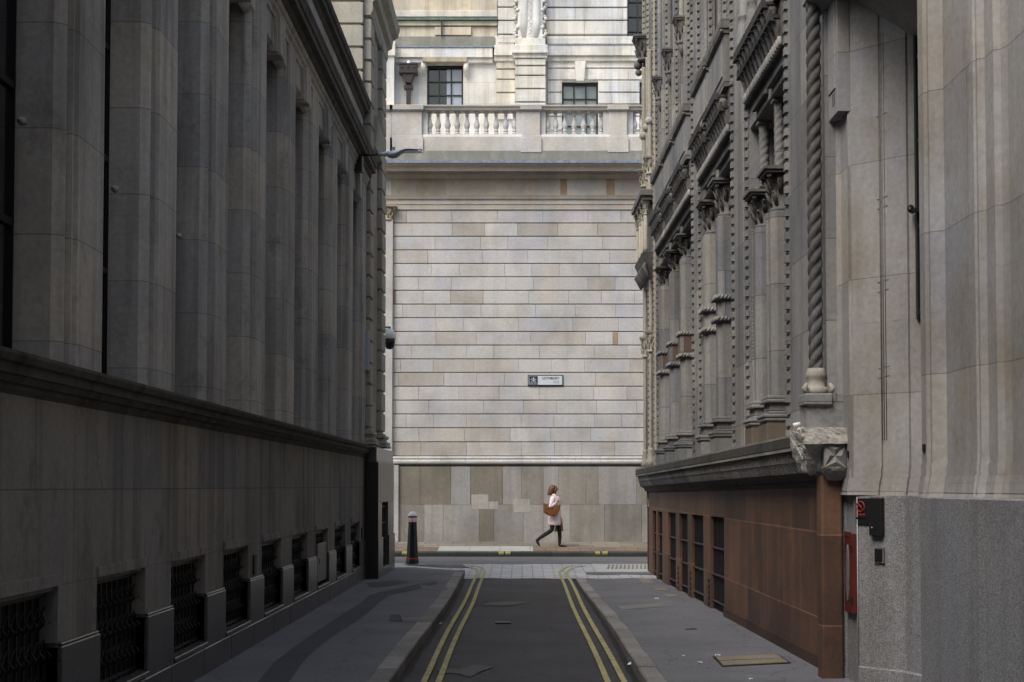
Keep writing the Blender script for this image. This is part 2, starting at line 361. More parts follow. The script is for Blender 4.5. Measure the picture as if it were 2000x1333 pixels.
# piers between the tall windows
mb = MB()
gx = -3.13
for k in range(-5, 9):
    a, b = 9.56+2.15*k, 10.2+2.15*k
    if k == 8: b = 27.4
    P = [(-3.3,a-.16),(-2.90,a-.16),(-2.835,a-.105),(-2.835,a-.095),(-2.895,a-.09),(-2.895,a-.005),(-2.822,a+.0),(-2.822,a+.025),(-2.835,a+.04),(-2.80,a+.05),(-2.80,b),(-2.89,b+.09),(-3.3,b+.09)]
    if k == 8: P = P[:10]+[(-2.80,b),(-3.3,b)]
    mb.pz(P, .74, 5.30, rt(d=.05))
mb.box(-3.3, -2.80, Y0A, -1.2, .74, 5.3)
mb.build('window_pier', 'a_stone', A)
mb = MB()
for k in range(-5, 8):
    a, b = 10.2+2.15*k, 11.71+2.15*k
    mb.py([(-3.3,5.02),(-3.02,5.02),(-2.90,4.93),(-2.86,4.95),(-2.815,5.0),(-2.815,5.3),(-3.3,5.3)], a+.002, b-.002)
mb.box(-3.3, -2.80, Y0A, 27.4, 5.302, 6.0)
mb.build('window_head_wall', 'a_stone', A)
for k in range(-2, 8):
    a, b = 10.29+2.15*k, 11.59+2.15*k
    w = MB(); w.box(gx-.06, gx-.03, a, b, .75, 5.0); f = w.build('window', 'glass', A)
    fr = MB()
    fr.box(gx-.03, gx, a, a+.05, .75, 5).box(gx-.03, gx, b-.05, b, .75, 5).box(gx-.03, gx, (a+b)/2-.02, (a+b)/2+.02, .75, 5)
    for z in (.75, 1.6, 2.45, 3.3, 4.15, 4.95): fr.box(gx-.028, gx-.005, a, b, z, z+.045)
    fr.build('frame', 'black', f)
    m = (10.2+11.71)/2+2.15*k
    q = MB(); q.px([(m-.13,4.90),(m+.13,4.90),(m+.2,5.33),(m-.2,5.33)], -2.95, -2.74); q.px([(m-.16,4.93),(m+.16,4.93),(m+.24,5.31),(m-.24,5.31)], -2.9, -2.775)
    q.build('keystone', 'a_stone', A, bevel=.006)
    y = 11.62+2.15*k-.15
    q = MB(); q.tube([(-3.06,y-.0,2.23),(-3.06,y-.05,2.23)], [.028,.022], 10); q.tube([(-3.06,y-.045,2.23),(-3.06,y-.06,2.23)], .012, 8)
    q.build('fixing_boss', 'a_stone', A)
# main cornice and attic
mb = MB()
mb.py([(-3.3,5.37),(-2.80,5.37),(-2.775,5.40),(-2.775,5.45),(-2.755,5.465),(-2.74,5.50),(-2.74,5.52),(-3.3,5.52)], Y0A, 27.39)
mb.build('frieze_mould', 'a_stone', A)
mb = MB()
mb.py([(-3.3,5.522),(-2.73,5.522),(-2.705,5.55),(-2.70,5.60),(-2.63,5.61),(-2.63,5.69),(-2.61,5.70),(-2.60,5.76),(-2.585,5.80),(-2.585,5.83),(-2.84,5.92),(-3.3,5.92)], Y0A, 27.39)
mb.build('cornice', 'a_soot', A)
mb = MB(); mb.box(-3.4, -2.86, Y0A, 27.4, 5.92, 6.62); mb.build('attic_wall', 'a_stone', A)
mb = MB()
mb.py([(-3.4,6.60),(-2.86,6.60),(-2.83,6.63),(-2.82,6.70),(-2.76,6.71),(-2.76,6.78),(-2.73,6.80),(-2.715,6.86),(-2.715,6.88),(-2.9,6.93),(-3.4,6.93)], Y0A, 27.39)
mb.build('parapet_cornice', 'a_soot', A)
mb = MB(); mb.box(-14, -3.45, Y0A, 27.35, -H, 6.8); mb.box(-14, -5.6, Y0A, 27.3, 6.8, 7.6); mb.build('rear_block', 'a_stone', A)

# ================================================================== left corner building (B)
B = thing('corner_building', 'pale banded stone corner building on polished granite base beyond the dark left wall', 'building', (-3.2, 29, -H))
mb = MB()
# granite base with a side window
wx = (28.35, 29.65)
for (a, b) in ((27.42, wx[0]), (wx[1], 30.95)):
    mb.box(-3.6, -2.56, a, b, -1.68, -.93); mb.box(-3.6, -2.585, a, b, -.928, -.30)
mb.box(-3.6, -2.56, wx[0], wx[1], -1.68, -1.50)
mb.box(-3.6, -2.585, 27.42, 30.95, -.298, .44)
mb.box(-3.6, -2.60, 27.42, 30.9, .442, .70)
mb.box(-2.86, -2.565, 27.405, 27.418, -1.68, .43, (.35,.35,.36))
mb.build('granite_base', 'a_granite', B, bevel=.008)
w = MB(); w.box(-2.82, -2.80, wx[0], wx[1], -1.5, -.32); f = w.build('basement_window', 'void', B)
g = MB()
for j in range(10): g.box(-2.66, -2.645, wx[0]+.06+j*.13, wx[0]+.075+j*.13, -1.5, -.32)
for z in (-1.3, -1.0, -.7, -.4): g.box(-2.662, -2.642, wx[0], wx[1], z, z+.02)
g.build('grille', 'iron', f)
# banded pilasters
def banded(mb, x0, x1, y0, y1, z0, z1, h=.39, gap=.045, tint=(1,1,1), ph=0):
    z = z0
    while z < z1-.05:
        t = min(z+h, z1)
        mb.box(x0, x1, y0, y1, z+gap, t, rt(tint, .05)); mb.box(x0, x1-.035, y0+.035, y1-.02, z, z+gap, tint)
        z = t
mb = MB()
mb.box(-14, -2.80, 27.45, 30.2, .70, 13.0)
mb.build('side_wall', 'b_stone', B)
mb = MB(); banded(mb, -2.95, -2.72, 27.42, 28.0, 1.02, 8.6); mb.build('pilaster', 'b_stone', B, bevel=.012)
mb = MB(); banded(mb, -3.0, -2.70, 29.45, 30.25, 1.02, 8.6, ph=1); mb.build('pilaster', 'b_stone', B, bevel=.012)
for (a, b, x1) in ((27.42, 28.0, -2.72), (29.45, 30.25, -2.70)):
    mb = MB(); base_mould(mb, -3.0, x1, a, b, .74, 1.02, .11); mb.build('pilaster_base', 'b_stone', B, bevel=.02, seg=2)
mb = MB(); banded(mb, -14, -2.86, 27.30, 27.44, 6.6, 13.0, h=.42); mb.build('banded_return_wall', 'b_stone', B, bevel=.012)
mb = MB(); mb.py([(-3.2,6.244),(-2.70,6.244),(-2.66,6.62),(-2.66,6.72),(-2.63,6.78),(-2.80,6.85),(-3.2,6.85)], 28.02, 29.43); mb.build('intermediate_cornice', 'b_stone', B)
mb = MB(); mb.py([(-4,8.5),(-2.74,8.5),(-2.70,8.6),(-2.70,8.75),(-2.62,8.80),(-2.60,8.95),(-2.5,9.02),(-2.46,9.18),(-4,9.25)], 27.4, 30.6)
mb.build('main_cornice', 'b_stone', B)
for z0, z1 in ((1.6, 4.9),(7.0, 8.3)): mb = MB(); mb.box(-2.83, -2.79, 28.05, 29.4, z0, z1, (.75,.75,.75)); mb.build('recessed_panel', 'b_stone', B)
pl = MB(); pl.box(-2.93, -2.735, 27.32, 27.415, 2.064, 2.788); recentre(ungrouped('wall_cabinet', pl, 'lamp_grey', 'narrow dark blue-grey metal cabinet fixed to the banded corner pilaster', 'cabinet', bevel=.006))

# ================================================================== facing wall (bank)
Yb = 42.0
K = thing('bank_building', 'huge pale blind stone wall with balustrade closing the end of the lane', 'building', (0, 46, -1.5))
tints = [(1,1,.99)]*6+[(.97,.97,1.0)]*4+[(.94,.925,.905)]*3+[(1.04,1.04,1.04)]*3+[(.84,.80,.74)]+[(.95,.92,.88)]*3
jy = [7.604,7.236,6.867,6.492,6.117,5.749,5.375,4.994,4.620,4.239,3.866,3.486,3.113,2.734,2.354,1.975,1.597,1.211,0.826]
mb = MB()
for i in range(len(jy)-1):
    x = -16+random.uniform(0, .8)
    while x < 16:
        L = random.choice((.9, 1.25, .75, 1.5, 1.1)); t = random.choice(tints)
        if random.random() < .012: L = .14; t = (.68,.50,.36)
        mb.box(x, min(16, x+L-.004), Yb, Yb+.3, jy[i+1]+.010, jy[i]-.016, rt(t, .04)); x += L
mb.build('rusticated_wall', 'bank', K, bevel=.008)
mb = MB(); mb.box(-16, 16, Yb+.03, Yb+1.3, -1.9, 8.456); mb.build('wall_core', 'bank_plinth', K)
# plinth slabs
mb = MB(); ptints = [(1,1,1),(1.15,1.15,1.18),(.72,.68,.6),(.85,.83,.80),(.95,.92,.88),(1.1,1.1,1.12)]
px1 = [-3.497,-2.784,-1.944,-1.413,-0.532,-0.028,0.574,0.979,1.735,2.070,3.119,3.777]
pt1 = [2,2,1,2,1,3,1,4,3,1,4]
px2 = [-3.497,-2.672,-2.154,-1.175,-0.769,0.028,0.574,1.301,2.238,3.259,3.777]
pt2 = [3,1,5,2,0,5,1,4,3,5]
def ext(xs, ts):
    xs = list(xs); ts = list(ts)
    while xs[0] > -15: xs.insert(0, xs[0]-random.uniform(.6, 1.1)); ts.insert(0, random.randrange(6))
    while xs[-1] < 15: xs.append(xs[-1]+random.uniform(.6, 1.1)); ts.append(random.randrange(6))
    return xs, ts
zt, zm, zb = 0.532, -0.502, -1.506
for (xs, ts), za, zc in ((ext(px1, pt1), zm+.004, zt), (ext(px2, pt2), zb-.2, zm)):
    for i in range(len(ts)): mb.box(xs[i]+.003, xs[i+1]-.003, Yb-.10, Yb+.3, za, zc, rt(ptints[ts[i]], .04))
for x0, x1, y0, y1 in ((-1.385,-0.923,-0.628,-0.223),(-0.923+.003,-0.657,-0.628,-0.418),(-0.238,0.210,-0.711,-0.348)):
    mb.box(x0, x1, Yb-.103, Yb, y0, y1, (1.32,1.3,1.28))
mb.build('plinth_slab', 'bank_plinth', K, bevel=.004)
mb = MB()
x = -16
while x < 16:
    x2 = x+random.uniform(.6, .95)
    mb.px([(Yb+.1,0.602),(Yb-.11,0.602),(Yb-.135,0.644),(Yb-.135,0.686),(Yb-.11,0.714),(Yb-.09,0.721),(Yb-.11,0.756),(Yb-.11,0.784),(Yb-.08,0.812),(Yb+.1,0.812)], x, x2-.004, rt((1.1,1.1,1.1), .05)); x = x2
mb.build('plinth_moulding', 'bank', K, bevel=.006)
# left pilaster
mb = MB(); mb.box(-4.168, -3.553, Yb-.12, Yb, 0.630, 7.292, (.95,.95,.95)); mb.box(-4.168, -3.371, Yb-.17, Yb, -1.506, 0.574, (.95,.95,.95)); mb.build('end_pilaster', 'bank', K)
mb = MB(); capital(mb, -3.679, Yb-.02, 7.292, 7.689, .14, (.8,.7,.55)); mb.build('pilaster_capital', 'bank', K)
# entablature
mb = MB()
mb.px([(Yb+.2,7.604),(Yb-.03,7.604),(Yb-.03,7.732),(Yb-.05,7.746),(Yb-.05,7.860),(Yb-.09,7.888),(Yb-.11,7.945),(Yb-.13,7.987),(Yb+.2,8.002)], -16, 16, (.92,.86,.78)); mb.build('architrave', 'bank', K)
mb = MB(); xs = [-3.609,-2.924,-2.098,-1.637,-0.937,0.028,0.476,1.049,1.231,2.322,2.546,3.777]
tt = [(.8,.73,.63),(.72,.62,.5),(.8,.72,.62),(.82,.74,.63),(.82,.74,.64),(.80,.72,.62),(.85,.8,.72),(.62,.46,.33),(.9,.86,.8),(.66,.49,.35),(.85,.8,.72)]
for i in range(11): mb.box(xs[i], xs[i+1]-.004, Yb-.01, Yb+.3, 8.002+.002, 8.470, rt(tt[i], .03))
mb.box(-16, xs[0]-.004, Yb-.01, Yb+.3, 8.002, 8.470); mb.box(xs[-1], 16, Yb-.01, Yb+.3, 8.002, 8.470); mb.build('frieze', 'bank', K)
mb = MB()
x = -16
while x < 16:
    x2 = x+1.1
    mb.px([(Yb+.4,8.456),(Yb-.04,8.456),(Yb-.10,8.513),(Yb-.16,8.541),(Yb-.18,8.627),(Yb-.45,8.587),(Yb-.47,8.685),(Yb-.52,8.707),(Yb-.60,8.770),(Yb+.4,8.770)], x, x2-.003, rt((.95,.86,.72), .06)); x = x2
mb.build('cornice', 'bank', K)
mb = MB(); mb.px([(Yb+.4,8.777),(Yb-.63,8.770),(Yb-.63,8.854),(Yb+.4,8.924)], -16, 16)
for i in range(-24, 24): mb.box(i*.62, i*.62+.03, Yb-.645, Yb+.1, 8.770, 8.875)
mb.build('lead_flashing', 'lead', K)
mb = MB(); mb.box(-16, 16, Yb-.22, Yb+.2, 8.847, 9.194); mb.build('mossy_blocking_course', 'mossy', K)
# balustrade
yb0, yb1 = Yb-.12, Yb+.22
bal = MB()
bal.box(-16, 16, yb0-.06, yb1, 9.194+.002, 9.588, (1,.97,.93))
bal.px([(yb1,9.588),(yb0-.06,9.588),(yb0-.03,9.631),(yb0,9.666),(yb1,9.666)], -16, 16)
bb = bal.build('balustrade', 'bank', K)
r = MB(); r.px([(yb1,10.327),(yb0,10.327),(yb0-.04,10.343),(yb0-.05,10.399),(yb0-.09,10.428),(yb0-.09,10.470),(yb1,10.499)], -16, 16, (.85,.81,.75)); r.build('rail', 'bank', bb)
peds = [(-3.987,-3.598),(-3.595,-2.756),(0.000,0.490),(2.392,2.882),(5.036,5.595),(-6.435,-5.875)]
for x0, x1 in peds:
    q = MB(); q.box(x0-.04, x1+.04, yb0-.12, yb1+.03, 9.144, 9.554, (1,.98,.95)); q.box(x0-.02, x1+.02, yb0-.09, yb1, 9.554+.002, 9.624); q.box(x0, x1, yb0-.07, yb1, 9.624+.002, 10.290, (1,.97,.92))
    q.box(x0-.05, x1+.05, yb0-.15, yb1+.04, 10.318, 10.459, (.85,.81,.75)); q.box(x0-.02, x1+.02, yb0-.11, yb1, 10.290+.001, 10.318-.001)
    q.build('pedestal', 'bank', bb, bevel=.01)
for xs, ys in (((-2.560,-1.958),(0,0)),): pass
for x0, x1 in ((-2.756,-2.602),(-0.168,0.000),(0.490,0.643),(2.224,2.392),(2.882,3.049)): blk = MB(); blk.box(x0, x1, yb0+.03, yb1-.02, 9.666, 10.324); blk.build('end_block', 'bank', bb)
zb0, zb1 = 9.678, 10.336
bx = [-2.553,-2.322,-2.056,-1.790,-1.525,-1.252,-0.993,-0.720,-0.455,-0.217,0.699,0.923,1.175,1.434,1.693,1.951,2.168,3.098,3.301,3.567,3.833]
for x in bx:
    q = MB(); h = zb1-zb0; cy = Yb+.05
    q.box(x-.075, x+.075, cy-.075, cy+.075, zb0, zb0+.05*h); q.box(x-.075, x+.075, cy-.075, cy+.075, zb1-.06*h, zb1)
    q.lathe(x, cy, [(r_, zb0+z_*h) for r_, z_ in ((.07,.05),(.07,.09),(.05,.11),(.05,.15),(.066,.17),(.066,.20),(.047,.22),(.05,.26),(.072,.33),(.082,.40),(.078,.47),(.06,.56),(.044,.66),(.036,.76),(.037,.79),(.055,.81),(.055,.84),(.038,.86),(.045,.89),(.068,.92),(.068,.94))], 14)
    q.build('baluster', 'bank', bb)
# terrace and set-back upper wall
mb = MB(); mb.box(-16, 16, Yb+.2, 47, 8.740, 9.708-.02); mb.build('terrace', 'bank_up', K)
Yu = 44.4
zt0 = 9.708-.03
W1 = (-2.786,-1.728,11.107,12.329); W2 = (1.162,2.220,9.708,11.816); W3 = (3.426,4.484,9.708,11.816)
W4 = (3.072,4.026,13.146,16.5)
def wallpieces(mb, x0, x1, z0, z1, holes, y0, y1, **k):
    xs = sorted({x0, x1} | {h[i] for h in holes for i in (0,1)})
    for a, b in zip(xs, xs[1:]):
        hs = sorted([(h[2], h[3]) for h in holes if h[0] <= a+1e-6 and h[1] >= b-1e-6 and h[2] < z1 and h[3] > z0])
        z = z0
        for h0, h1 in hs:
            if h0 > z+.001: mb.box(a, b, y0, y1, z, h0)
            z = max(z, h1)
        if z < z1-.001: mb.box(a, b, y0, y1, z, z1)
mb = MB(); wallpieces(mb, -16, 16, zt0, 17, [W1, W2, W3, W4], Yu+.06, Yu+.4); mb.box(-16, 16, Yu+.9, 60, zt0, 17); mb.box(-16, 16, Yu+.4, 60, 16.9, 17.1); mb.build('upper_wall', 'bank_up', K)
# course blocks of upper wall, right of centre
def up_courses(x0, x1, joints, holes, y0, name, tint=(1,1,1)):
    mb = MB()
    for z1, z0 in zip(joints, joints[1:]):
        x = x0
        while x < x1-.01:
            xe = min(x1, x+random.uniform(.8, 1.6)); t = rt(tint, .05); za, zc = z0+.025, z1-.018
            segs = [(x, xe)]
            for h in holes:
                if h[2] < zc-.02 and h[3] > za+.02:
                    ns = []
                    for a, b in segs:
                        if h[0] > a: ns.append((a, min(b, h[0])))
                        if h[1] < b: ns.append((max(a, h[1]), b))
                        if h[1] <= a or h[0] >= b: pass
                    segs = [(a, b) for a, b in ns if b-a > .02]
            zz = zc
            for a, b in segs:
                hh = [h for h in holes if a < h[1]-.01 and b > h[0]+.01 and h[2] < zc and h[3] > za]
                mb.box(a+.002, b-.002, y0, Yu+.1, za, zc, t)
            x = xe
    return mb.build(name, 'bank_up', K, bevel=.01)
up_courses(0.745, 16, [12.511,12.193,11.846,11.484,11.137,10.775,10.368], [W2, W3], Yu, 'upper_rustication', (1.02,1.02,1.03))
up_courses(0.686, W4[0], [17.0,16.4,15.8,15.2,14.358,13.964,13.585,13.161], [W4], Yu-.08, 'upper_storey_rustication', (1.0,1.0,1.0))
up_courses(W4[1], 16, [17.0,16.4,15.8,15.2,14.358,13.964,13.585,13.161], [W4], Yu-.08, 'upper_storey_rustication', (1.0,1.0,1.0))
up_courses(-0.760, -0.209, [12.420,12.163,11.861,11.469,11.076,10.669], [], Yu-.02, 'side_pier', (.98,.94,.87))
up_courses(-0.716, -0.179, [17.0,16.4,15.8,15.2,14.358,13.964,13.570,13.161,12.889], [], Yu-.12, 'side_pier', (.98,.97,.95))
up_courses(-0.206, 0.676, [12.357,12.133,11.850,11.462,11.075,10.689], [], Yu-.5, 'centre_pier', (1.03,1.02,1.0))
mb = MB()
xa, xb = -0.235, 0.691
for a, b, e in ((112,108,.0),(108,103,.04),(103,98,.07),(98,88,.05)): pass
mb.box(xa-.02, xb+.02, Yu-.55, Yu, 12.357, 12.476); mb.box(xa-.06, xb+.06, Yu-.62, Yu, 12.476+.002, 12.551); mb.box(xa-.04, xb+.04, Yu-.58, Yu, 12.551+.002, 12.730); mb.px([(Yu,12.737),(Yu-.5,12.737),(Yu-.42,12.968),(Yu,12.968)], xa+.02, xb-.02, (.8,.8,.78))
mb.build('pier_cap', 'bank_up', K, bevel=.01)
# carved pier above: fluted drape with side garlands
sc_ = MB(); cx = (xa+xb)/2; z0 = 12.968
sc_.box(cx-.36, cx+.36, Yu-.34, Yu, z0, 17, (1.1,1.1,1.1))
for s_ in (-1, 1):
    sc_.tube([(cx+s_*.17, Yu-.24, z0+.02), (cx+s_*.21, Yu-.25, z0+.5), (cx+s_*.17, Yu-.25, z0+1.3), (cx+s_*.21, Yu-.25, z0+4.5)], [.12,.17,.15,.17], 10, (1.12,1.12,1.12))
    for j in range(50):
        z = z0+.08+j*.085
        sc_.ball((cx+s_*(.40+.05*math.sin(j*1.3)), Yu-.30-.04*math.cos(j*2.1), z), .06, .05, .055, 7, 5, (.98,.96,.93))
for j in range(22):
    z = z0+.1+j*.2
    sc_.tube([(cx-.05, Yu-.42, z), (cx+.05, Yu-.42, z+.09)], .012, 5, (.85,.85,.85)); sc_.tube([(cx+.05, Yu-.42, z+.1), (cx-.05, Yu-.42, z+.19)], .012, 5, (.85,.85,.85))
sc_.build('carved_drape', 'bank_up', K)
# cornice bands of upper storey
mb = MB()
def band(x0, x1, y0, za, zb, t=(1,1,1)): mb.box(x0, x1, y0, Yu+.06, za, zb, t)
for (x0, x1) in ((0.715, 16), (-0.819, -0.238)):
    band(x0, x1, Yu-.14, 12.543, 12.845); band(x0, x1, Yu-.07, 12.392, 12.543-.002, (.95,.93,.9))
    band(x0, x1, Yu-.10, 12.860, 13.117, (1.03,1.03,1.03))
band(-3.814, -0.864, Yu-.14, 12.483, 12.769); band(-16, -2.860, Yu-.07, 12.347, 12.483-.002); band(-1.609, -0.864, Yu-.07, 12.347, 12.483-.002)
mb.box(-16, -3.709, Yu-.35, Yu+.06, zt0, 12.890, (1.03,1.03,1.03)); mb.box(-16, -3.680, Yu-.40, Yu+.06, 12.458, 12.890+.01)
mb.build('upper_cornice', 'bank_up', K, bevel=.01)
mb = MB(); mb.box(0.716, 16, Yu-.16, Yu, 12.845, 12.860+.02); mb.box(-16, -0.820, Yu-.17, Yu+.1, 12.769, 12.792+.012); mb.build('lead_capping', 'lead', K)
mb = MB(); mb.box(-16, -0.790, Yu-.12, Yu+.6, 12.799, 13.101); mb.build('mossy_parapet', 'mossy', K)
mb = MB()
mb.box(-16, -0.731, Yu-.02, Yu+.6, 13.117, 13.419, (.86,.80,.70)); mb.box(-16, -0.731, Yu-.10, Yu+.6, 13.434, 13.570, (.85,.79,.69)); mb.box(-16, -0.731, Yu-.10, Yu+.6, 13.691, 13.872, (.95,.92,.87)); mb.box(-16, -0.731, Yu-.02, Yu+.6, 13.872+.002, 17, (.80,.73,.63))
mb.box(-2.550, -1.491, Yu-.10, Yu, 13.147, 13.388, (.86,.79,.68)); mb.build('left_attic', 'bank_up', K, bevel=.01)
mb = MB(); mb.box(-16, -0.731, Yu-.18, Yu+.6, 13.577, 13.645); mb.build('copper_gutter', 'verdigris', K)
mb = MB(); mb.box(-2.365, -2.336, Yu-.2, Yu-.12, 13.102, 13.554); mb.build('gutter_pipe', 'hopper', K)
# keystone + window surround
mb = MB(); cx = (W2[0]+W2[1])/2; mb.px([(Yu-.11, 0), (Yu, 0), (Yu, .01), (Yu-.11, .01)], 0, .01)
mb = MB()
def wedge(mb, cx, w0, w1, y0, y1, z0, z1, t=(1,1,1)): mb.loft([[(cx-w0,y0,z0),(cx+w0,y0,z0),(cx+w0,y1,z0),(cx-w0,y1,z0)],[(cx-w1,y0,z1),(cx+w1,y0,z1),(cx+w1,y1,z1),(cx-w1,y1,z1)]], t)
wedge(mb, cx, .11, .16, Yu-.16, Yu+.05, 11.774, 12.362, (1.05,1.05,1.05)); mb.build('keystone', 'bank_up', K, bevel=.01)
mb = MB(); mb.box(W1[0]-.12, W1[1]+.12, Yu-.22, Yu+.1, W1[3], W1[3]+.13, (.62,.55,.42))
mb.build('window_lintel', 'bank_up', K, bevel=.01)
mb = MB()
for x in (W1[0]-.09, W1[1]+.09): mb = MB(); mb.tube([(x,Yu-.10,W1[3]),(x,Yu-.13,W1[3]-.15),(x,Yu-.02,W1[3]-.38)], [.07,.08,.03], 8); mb.build('lintel_console', 'bank_up', K)
def bank_window(w, cols, rows, gm, gl, two=None):
    p = MB(); p.box(w[0], w[1], Yu+.26, Yu+.28, w[2], w[3]); f = p.build('window', gm, K)
    fr = MB(); fr.box(w[0], w[0]+.05, Yu+.19, Yu+.26, w[2], w[3]).box(w[1]-.05, w[1], Yu+.19, Yu+.26, w[2], w[3]).box(w[0]+.05, w[1]-.05, Yu+.19, Yu+.26, w[3]-.08, w[3])
    for i in range(1, cols): x = w[0]+(w[1]-w[0])*i/cols; fr.box(x-.018, x+.018, Yu+.20, Yu+.259, w[2], w[3]-.08)
    z = w[3]-.08-rows
    while z > w[2]: fr.box(w[0]+.05, w[1]-.05, Yu+.21, Yu+.258, z-.016, z+.016); z -= rows
    fr.build('frame', 'black', f)
    if two:
        q = MB(); q.box(two[0], two[1], Yu+.252, Yu+.259, w[2], w[3]-.1); q.build('painted_reflection_pane', gl, f)  # blue strip paints the sky's reflection over part of the window
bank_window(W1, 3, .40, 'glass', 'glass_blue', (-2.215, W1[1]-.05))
bank_window(W2, 3, .40, 'glass_net', None); bank_window(W3, 3, .40, 'glass_net', None); bank_window(W4, 3, .44, 'glass', None)
# rainwater hopper with its pipe
hp = thing('rainwater_hopper', 'dark cast iron rainwater hopper and downpipe left of the paned upper window', 'drainpipe', (-3.307, 44.2, zt0))
cx = -3.307; yh = 44.22
q = MB(); q.box(cx-.26, cx+.26, yh-.2, yh+.16, 11.976, 12.216); q.box(cx-.28, cx+.28, yh-.22, yh+.16, 12.201, 12.246); q.box(cx-.27, cx+.27, yh-.21, yh+.16, 11.961, 12.006)
wedge(q, cx, .08, .18, yh-.15, yh+.14, 11.691, 11.976); [q.ball((cx+dx, yh-.21, 12.126), .03) for dx in (-.18, 0, .18)]
q.build('hopper_head', 'hopper', hp, bevel=.008)
q = MB(); q.box(cx-.062, cx+.062, yh-.05, yh+.09, zt0, 11.706); q.box(cx-.13, cx+.13, yh-.08, yh+.13, 11.526, 11.646); q.build('downpipe', 'hopper', hp, bevel=.006)
q = MB(); q.lathe(cx, yh, [(.05,12.246),(.05,12.321),(.03,12.366)], 12); q.build('vent_cap', 'white', hp)

# street name sign
sx0, sx1, sz0, sz1 = 0.154, 1.119, 2.748, 3.043
sg = thing('street_sign', 'black-framed street name plate with crest, reading LOTHBURY EC2, on the pale wall', 'sign', ((sx0+sx1)/2, Yb-.03, sz0))
q = MB(); q.box(sx0, sx1, Yb-.035, Yb-.002, sz0, sz1); q.build('frame', 'ink', sg, bevel=.004)
q = MB(); q.box(sx0+.025, sx1-.025, Yb-.045, Yb-.036, sz0+.025, sz1-.025); q.build('plate', 'signwhite', sg)
q = MB(); q.box(sx0+.04, sx0+.27, Yb-.049, Yb-.046, sz0+.035, sz1-.035); q.build('crest_field', 'navy', sg)
q = MB(); ccx, ccz = sx0+.155, (sz0+sz1)/2
q.px([(0,0)]*0 or [(Yb-.052,ccz-.03),(Yb-.049,ccz-.03),(Yb-.049,ccz+.02),(Yb-.052,ccz+.02)], ccx-.022, ccx+.022)
for s_ in (-1, 1):
    for a in (20, 55, 88):
        a = math.radians(a); q.tube([(ccx+s_*math.cos(a)*.035, Yb-.051, ccz+math.sin(a)*.035-.005), (ccx+s_*math.cos(a)*.09, Yb-.051, ccz+math.sin(a)*.085-.005)], [.009,.005], 5)
    q.tube([(ccx+s_*.035, Yb-.051, ccz-.02), (ccx+s_*.08, Yb-.051, ccz-.045)], .007, 5)
q.box(ccx-.095, ccx-.01, Yb-.052, Yb-.049, ccz-.088, ccz-.078); q.box(ccx+.01, ccx+.095, Yb-.052, Yb-.049, ccz-.088, ccz-.078); q.box(ccx-.07, ccx+.07, Yb-.052, Yb-.049, ccz-.063, ccz-.057)
q.build('crest', 'signwhite', sg)
text_mesh('LOTHBURY', .092, 'street_name', 'ink', sg, 1.014, Yb-.047, 2.922, align='RIGHT', bold=.0012)
text_mesh('EC2', .092, 'postcode', 'pinkink', sg, 1.014, Yb-.047, 2.818, align='RIGHT')

# ================================================================== right venetian building (R)
def XR(x, y, z): return (x-.01*(y-13.4), y, z-.0073*(y-13.4))
R = thing('venetian_building', 'carved grey stone building on a red terracotta ground floor on the right', 'building', (3.2, 22, -H))
P = 2.70
def part(mb, name, mat, parent=None, **k): return mb.build(name, mat, parent or R, **k)
def mR(): return MB(XR)
Y1R = 31.3
wins = [(20.25,21.6),(22.4,23.8),(24.35,25.5),(26.05,27.3),(28.3,29.2),(29.45,30.2)]
mb = mR(); zwt = -.36
ys = [13.36]+[v for w in wins for v in w]+[Y1R]
mb.box(2.725, 3.3, 13.36, Y1R, zwt, .15)
for i in range(0, len(ys), 2): mb.box(2.725, 3.3, ys[i], ys[i+1], -1.85, zwt-.001)
mb.box(2.725, 15, Y1R-.4, Y1R+.02, -1.85, .15)
part(mb, 'terracotta_wall', 'terracotta')
mb = mR(); mb.box(2.575, 2.765, 13.27, 13.47, -1.80, .10); part(mb, 'terracotta_pier', 'terracotta', bevel=.025, seg=3)
mb = mR(); mb.box(2.70, 2.745, 13.46, 20.2, -1.80, -1.54, (.55,.5,.5)); part(mb, 'base_course', 'terracotta')
for i, (a, b) in enumerate(wins):
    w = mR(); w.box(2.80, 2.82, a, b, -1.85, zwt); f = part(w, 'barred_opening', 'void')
    g = mR(); X = 2.765
    n = max(4, int((b-a)/.13))
    for j in range(n+1):
        y = a+.03+(b-a-.06)*j/n; g.box(X, X+.012, y-.006, y+.006, -1.8, zwt-.01)
    for z in (-1.55, -1.18, -.81):
        g.box(X-.012, X+.02, a, b, z, z+.03, (3,3,3))
        for j in range(n+1): g.ball((X-.016, a+.03+(b-a-.06)*j/n, z+.015), .012, n=6, m=4, tint=(6,6,6))
    g.build('grille', 'iron', f)
    if i in (0,1,2): 
        v = mR(); ya = b+.12
        for k in range(6):
            for l in range(3): v.box(2.715, 2.728, ya+.05*l, ya+.03+.05*l, -1.7+.08*k, -1.65+.08*k)
        part(v, 'air_brick', 'iron')
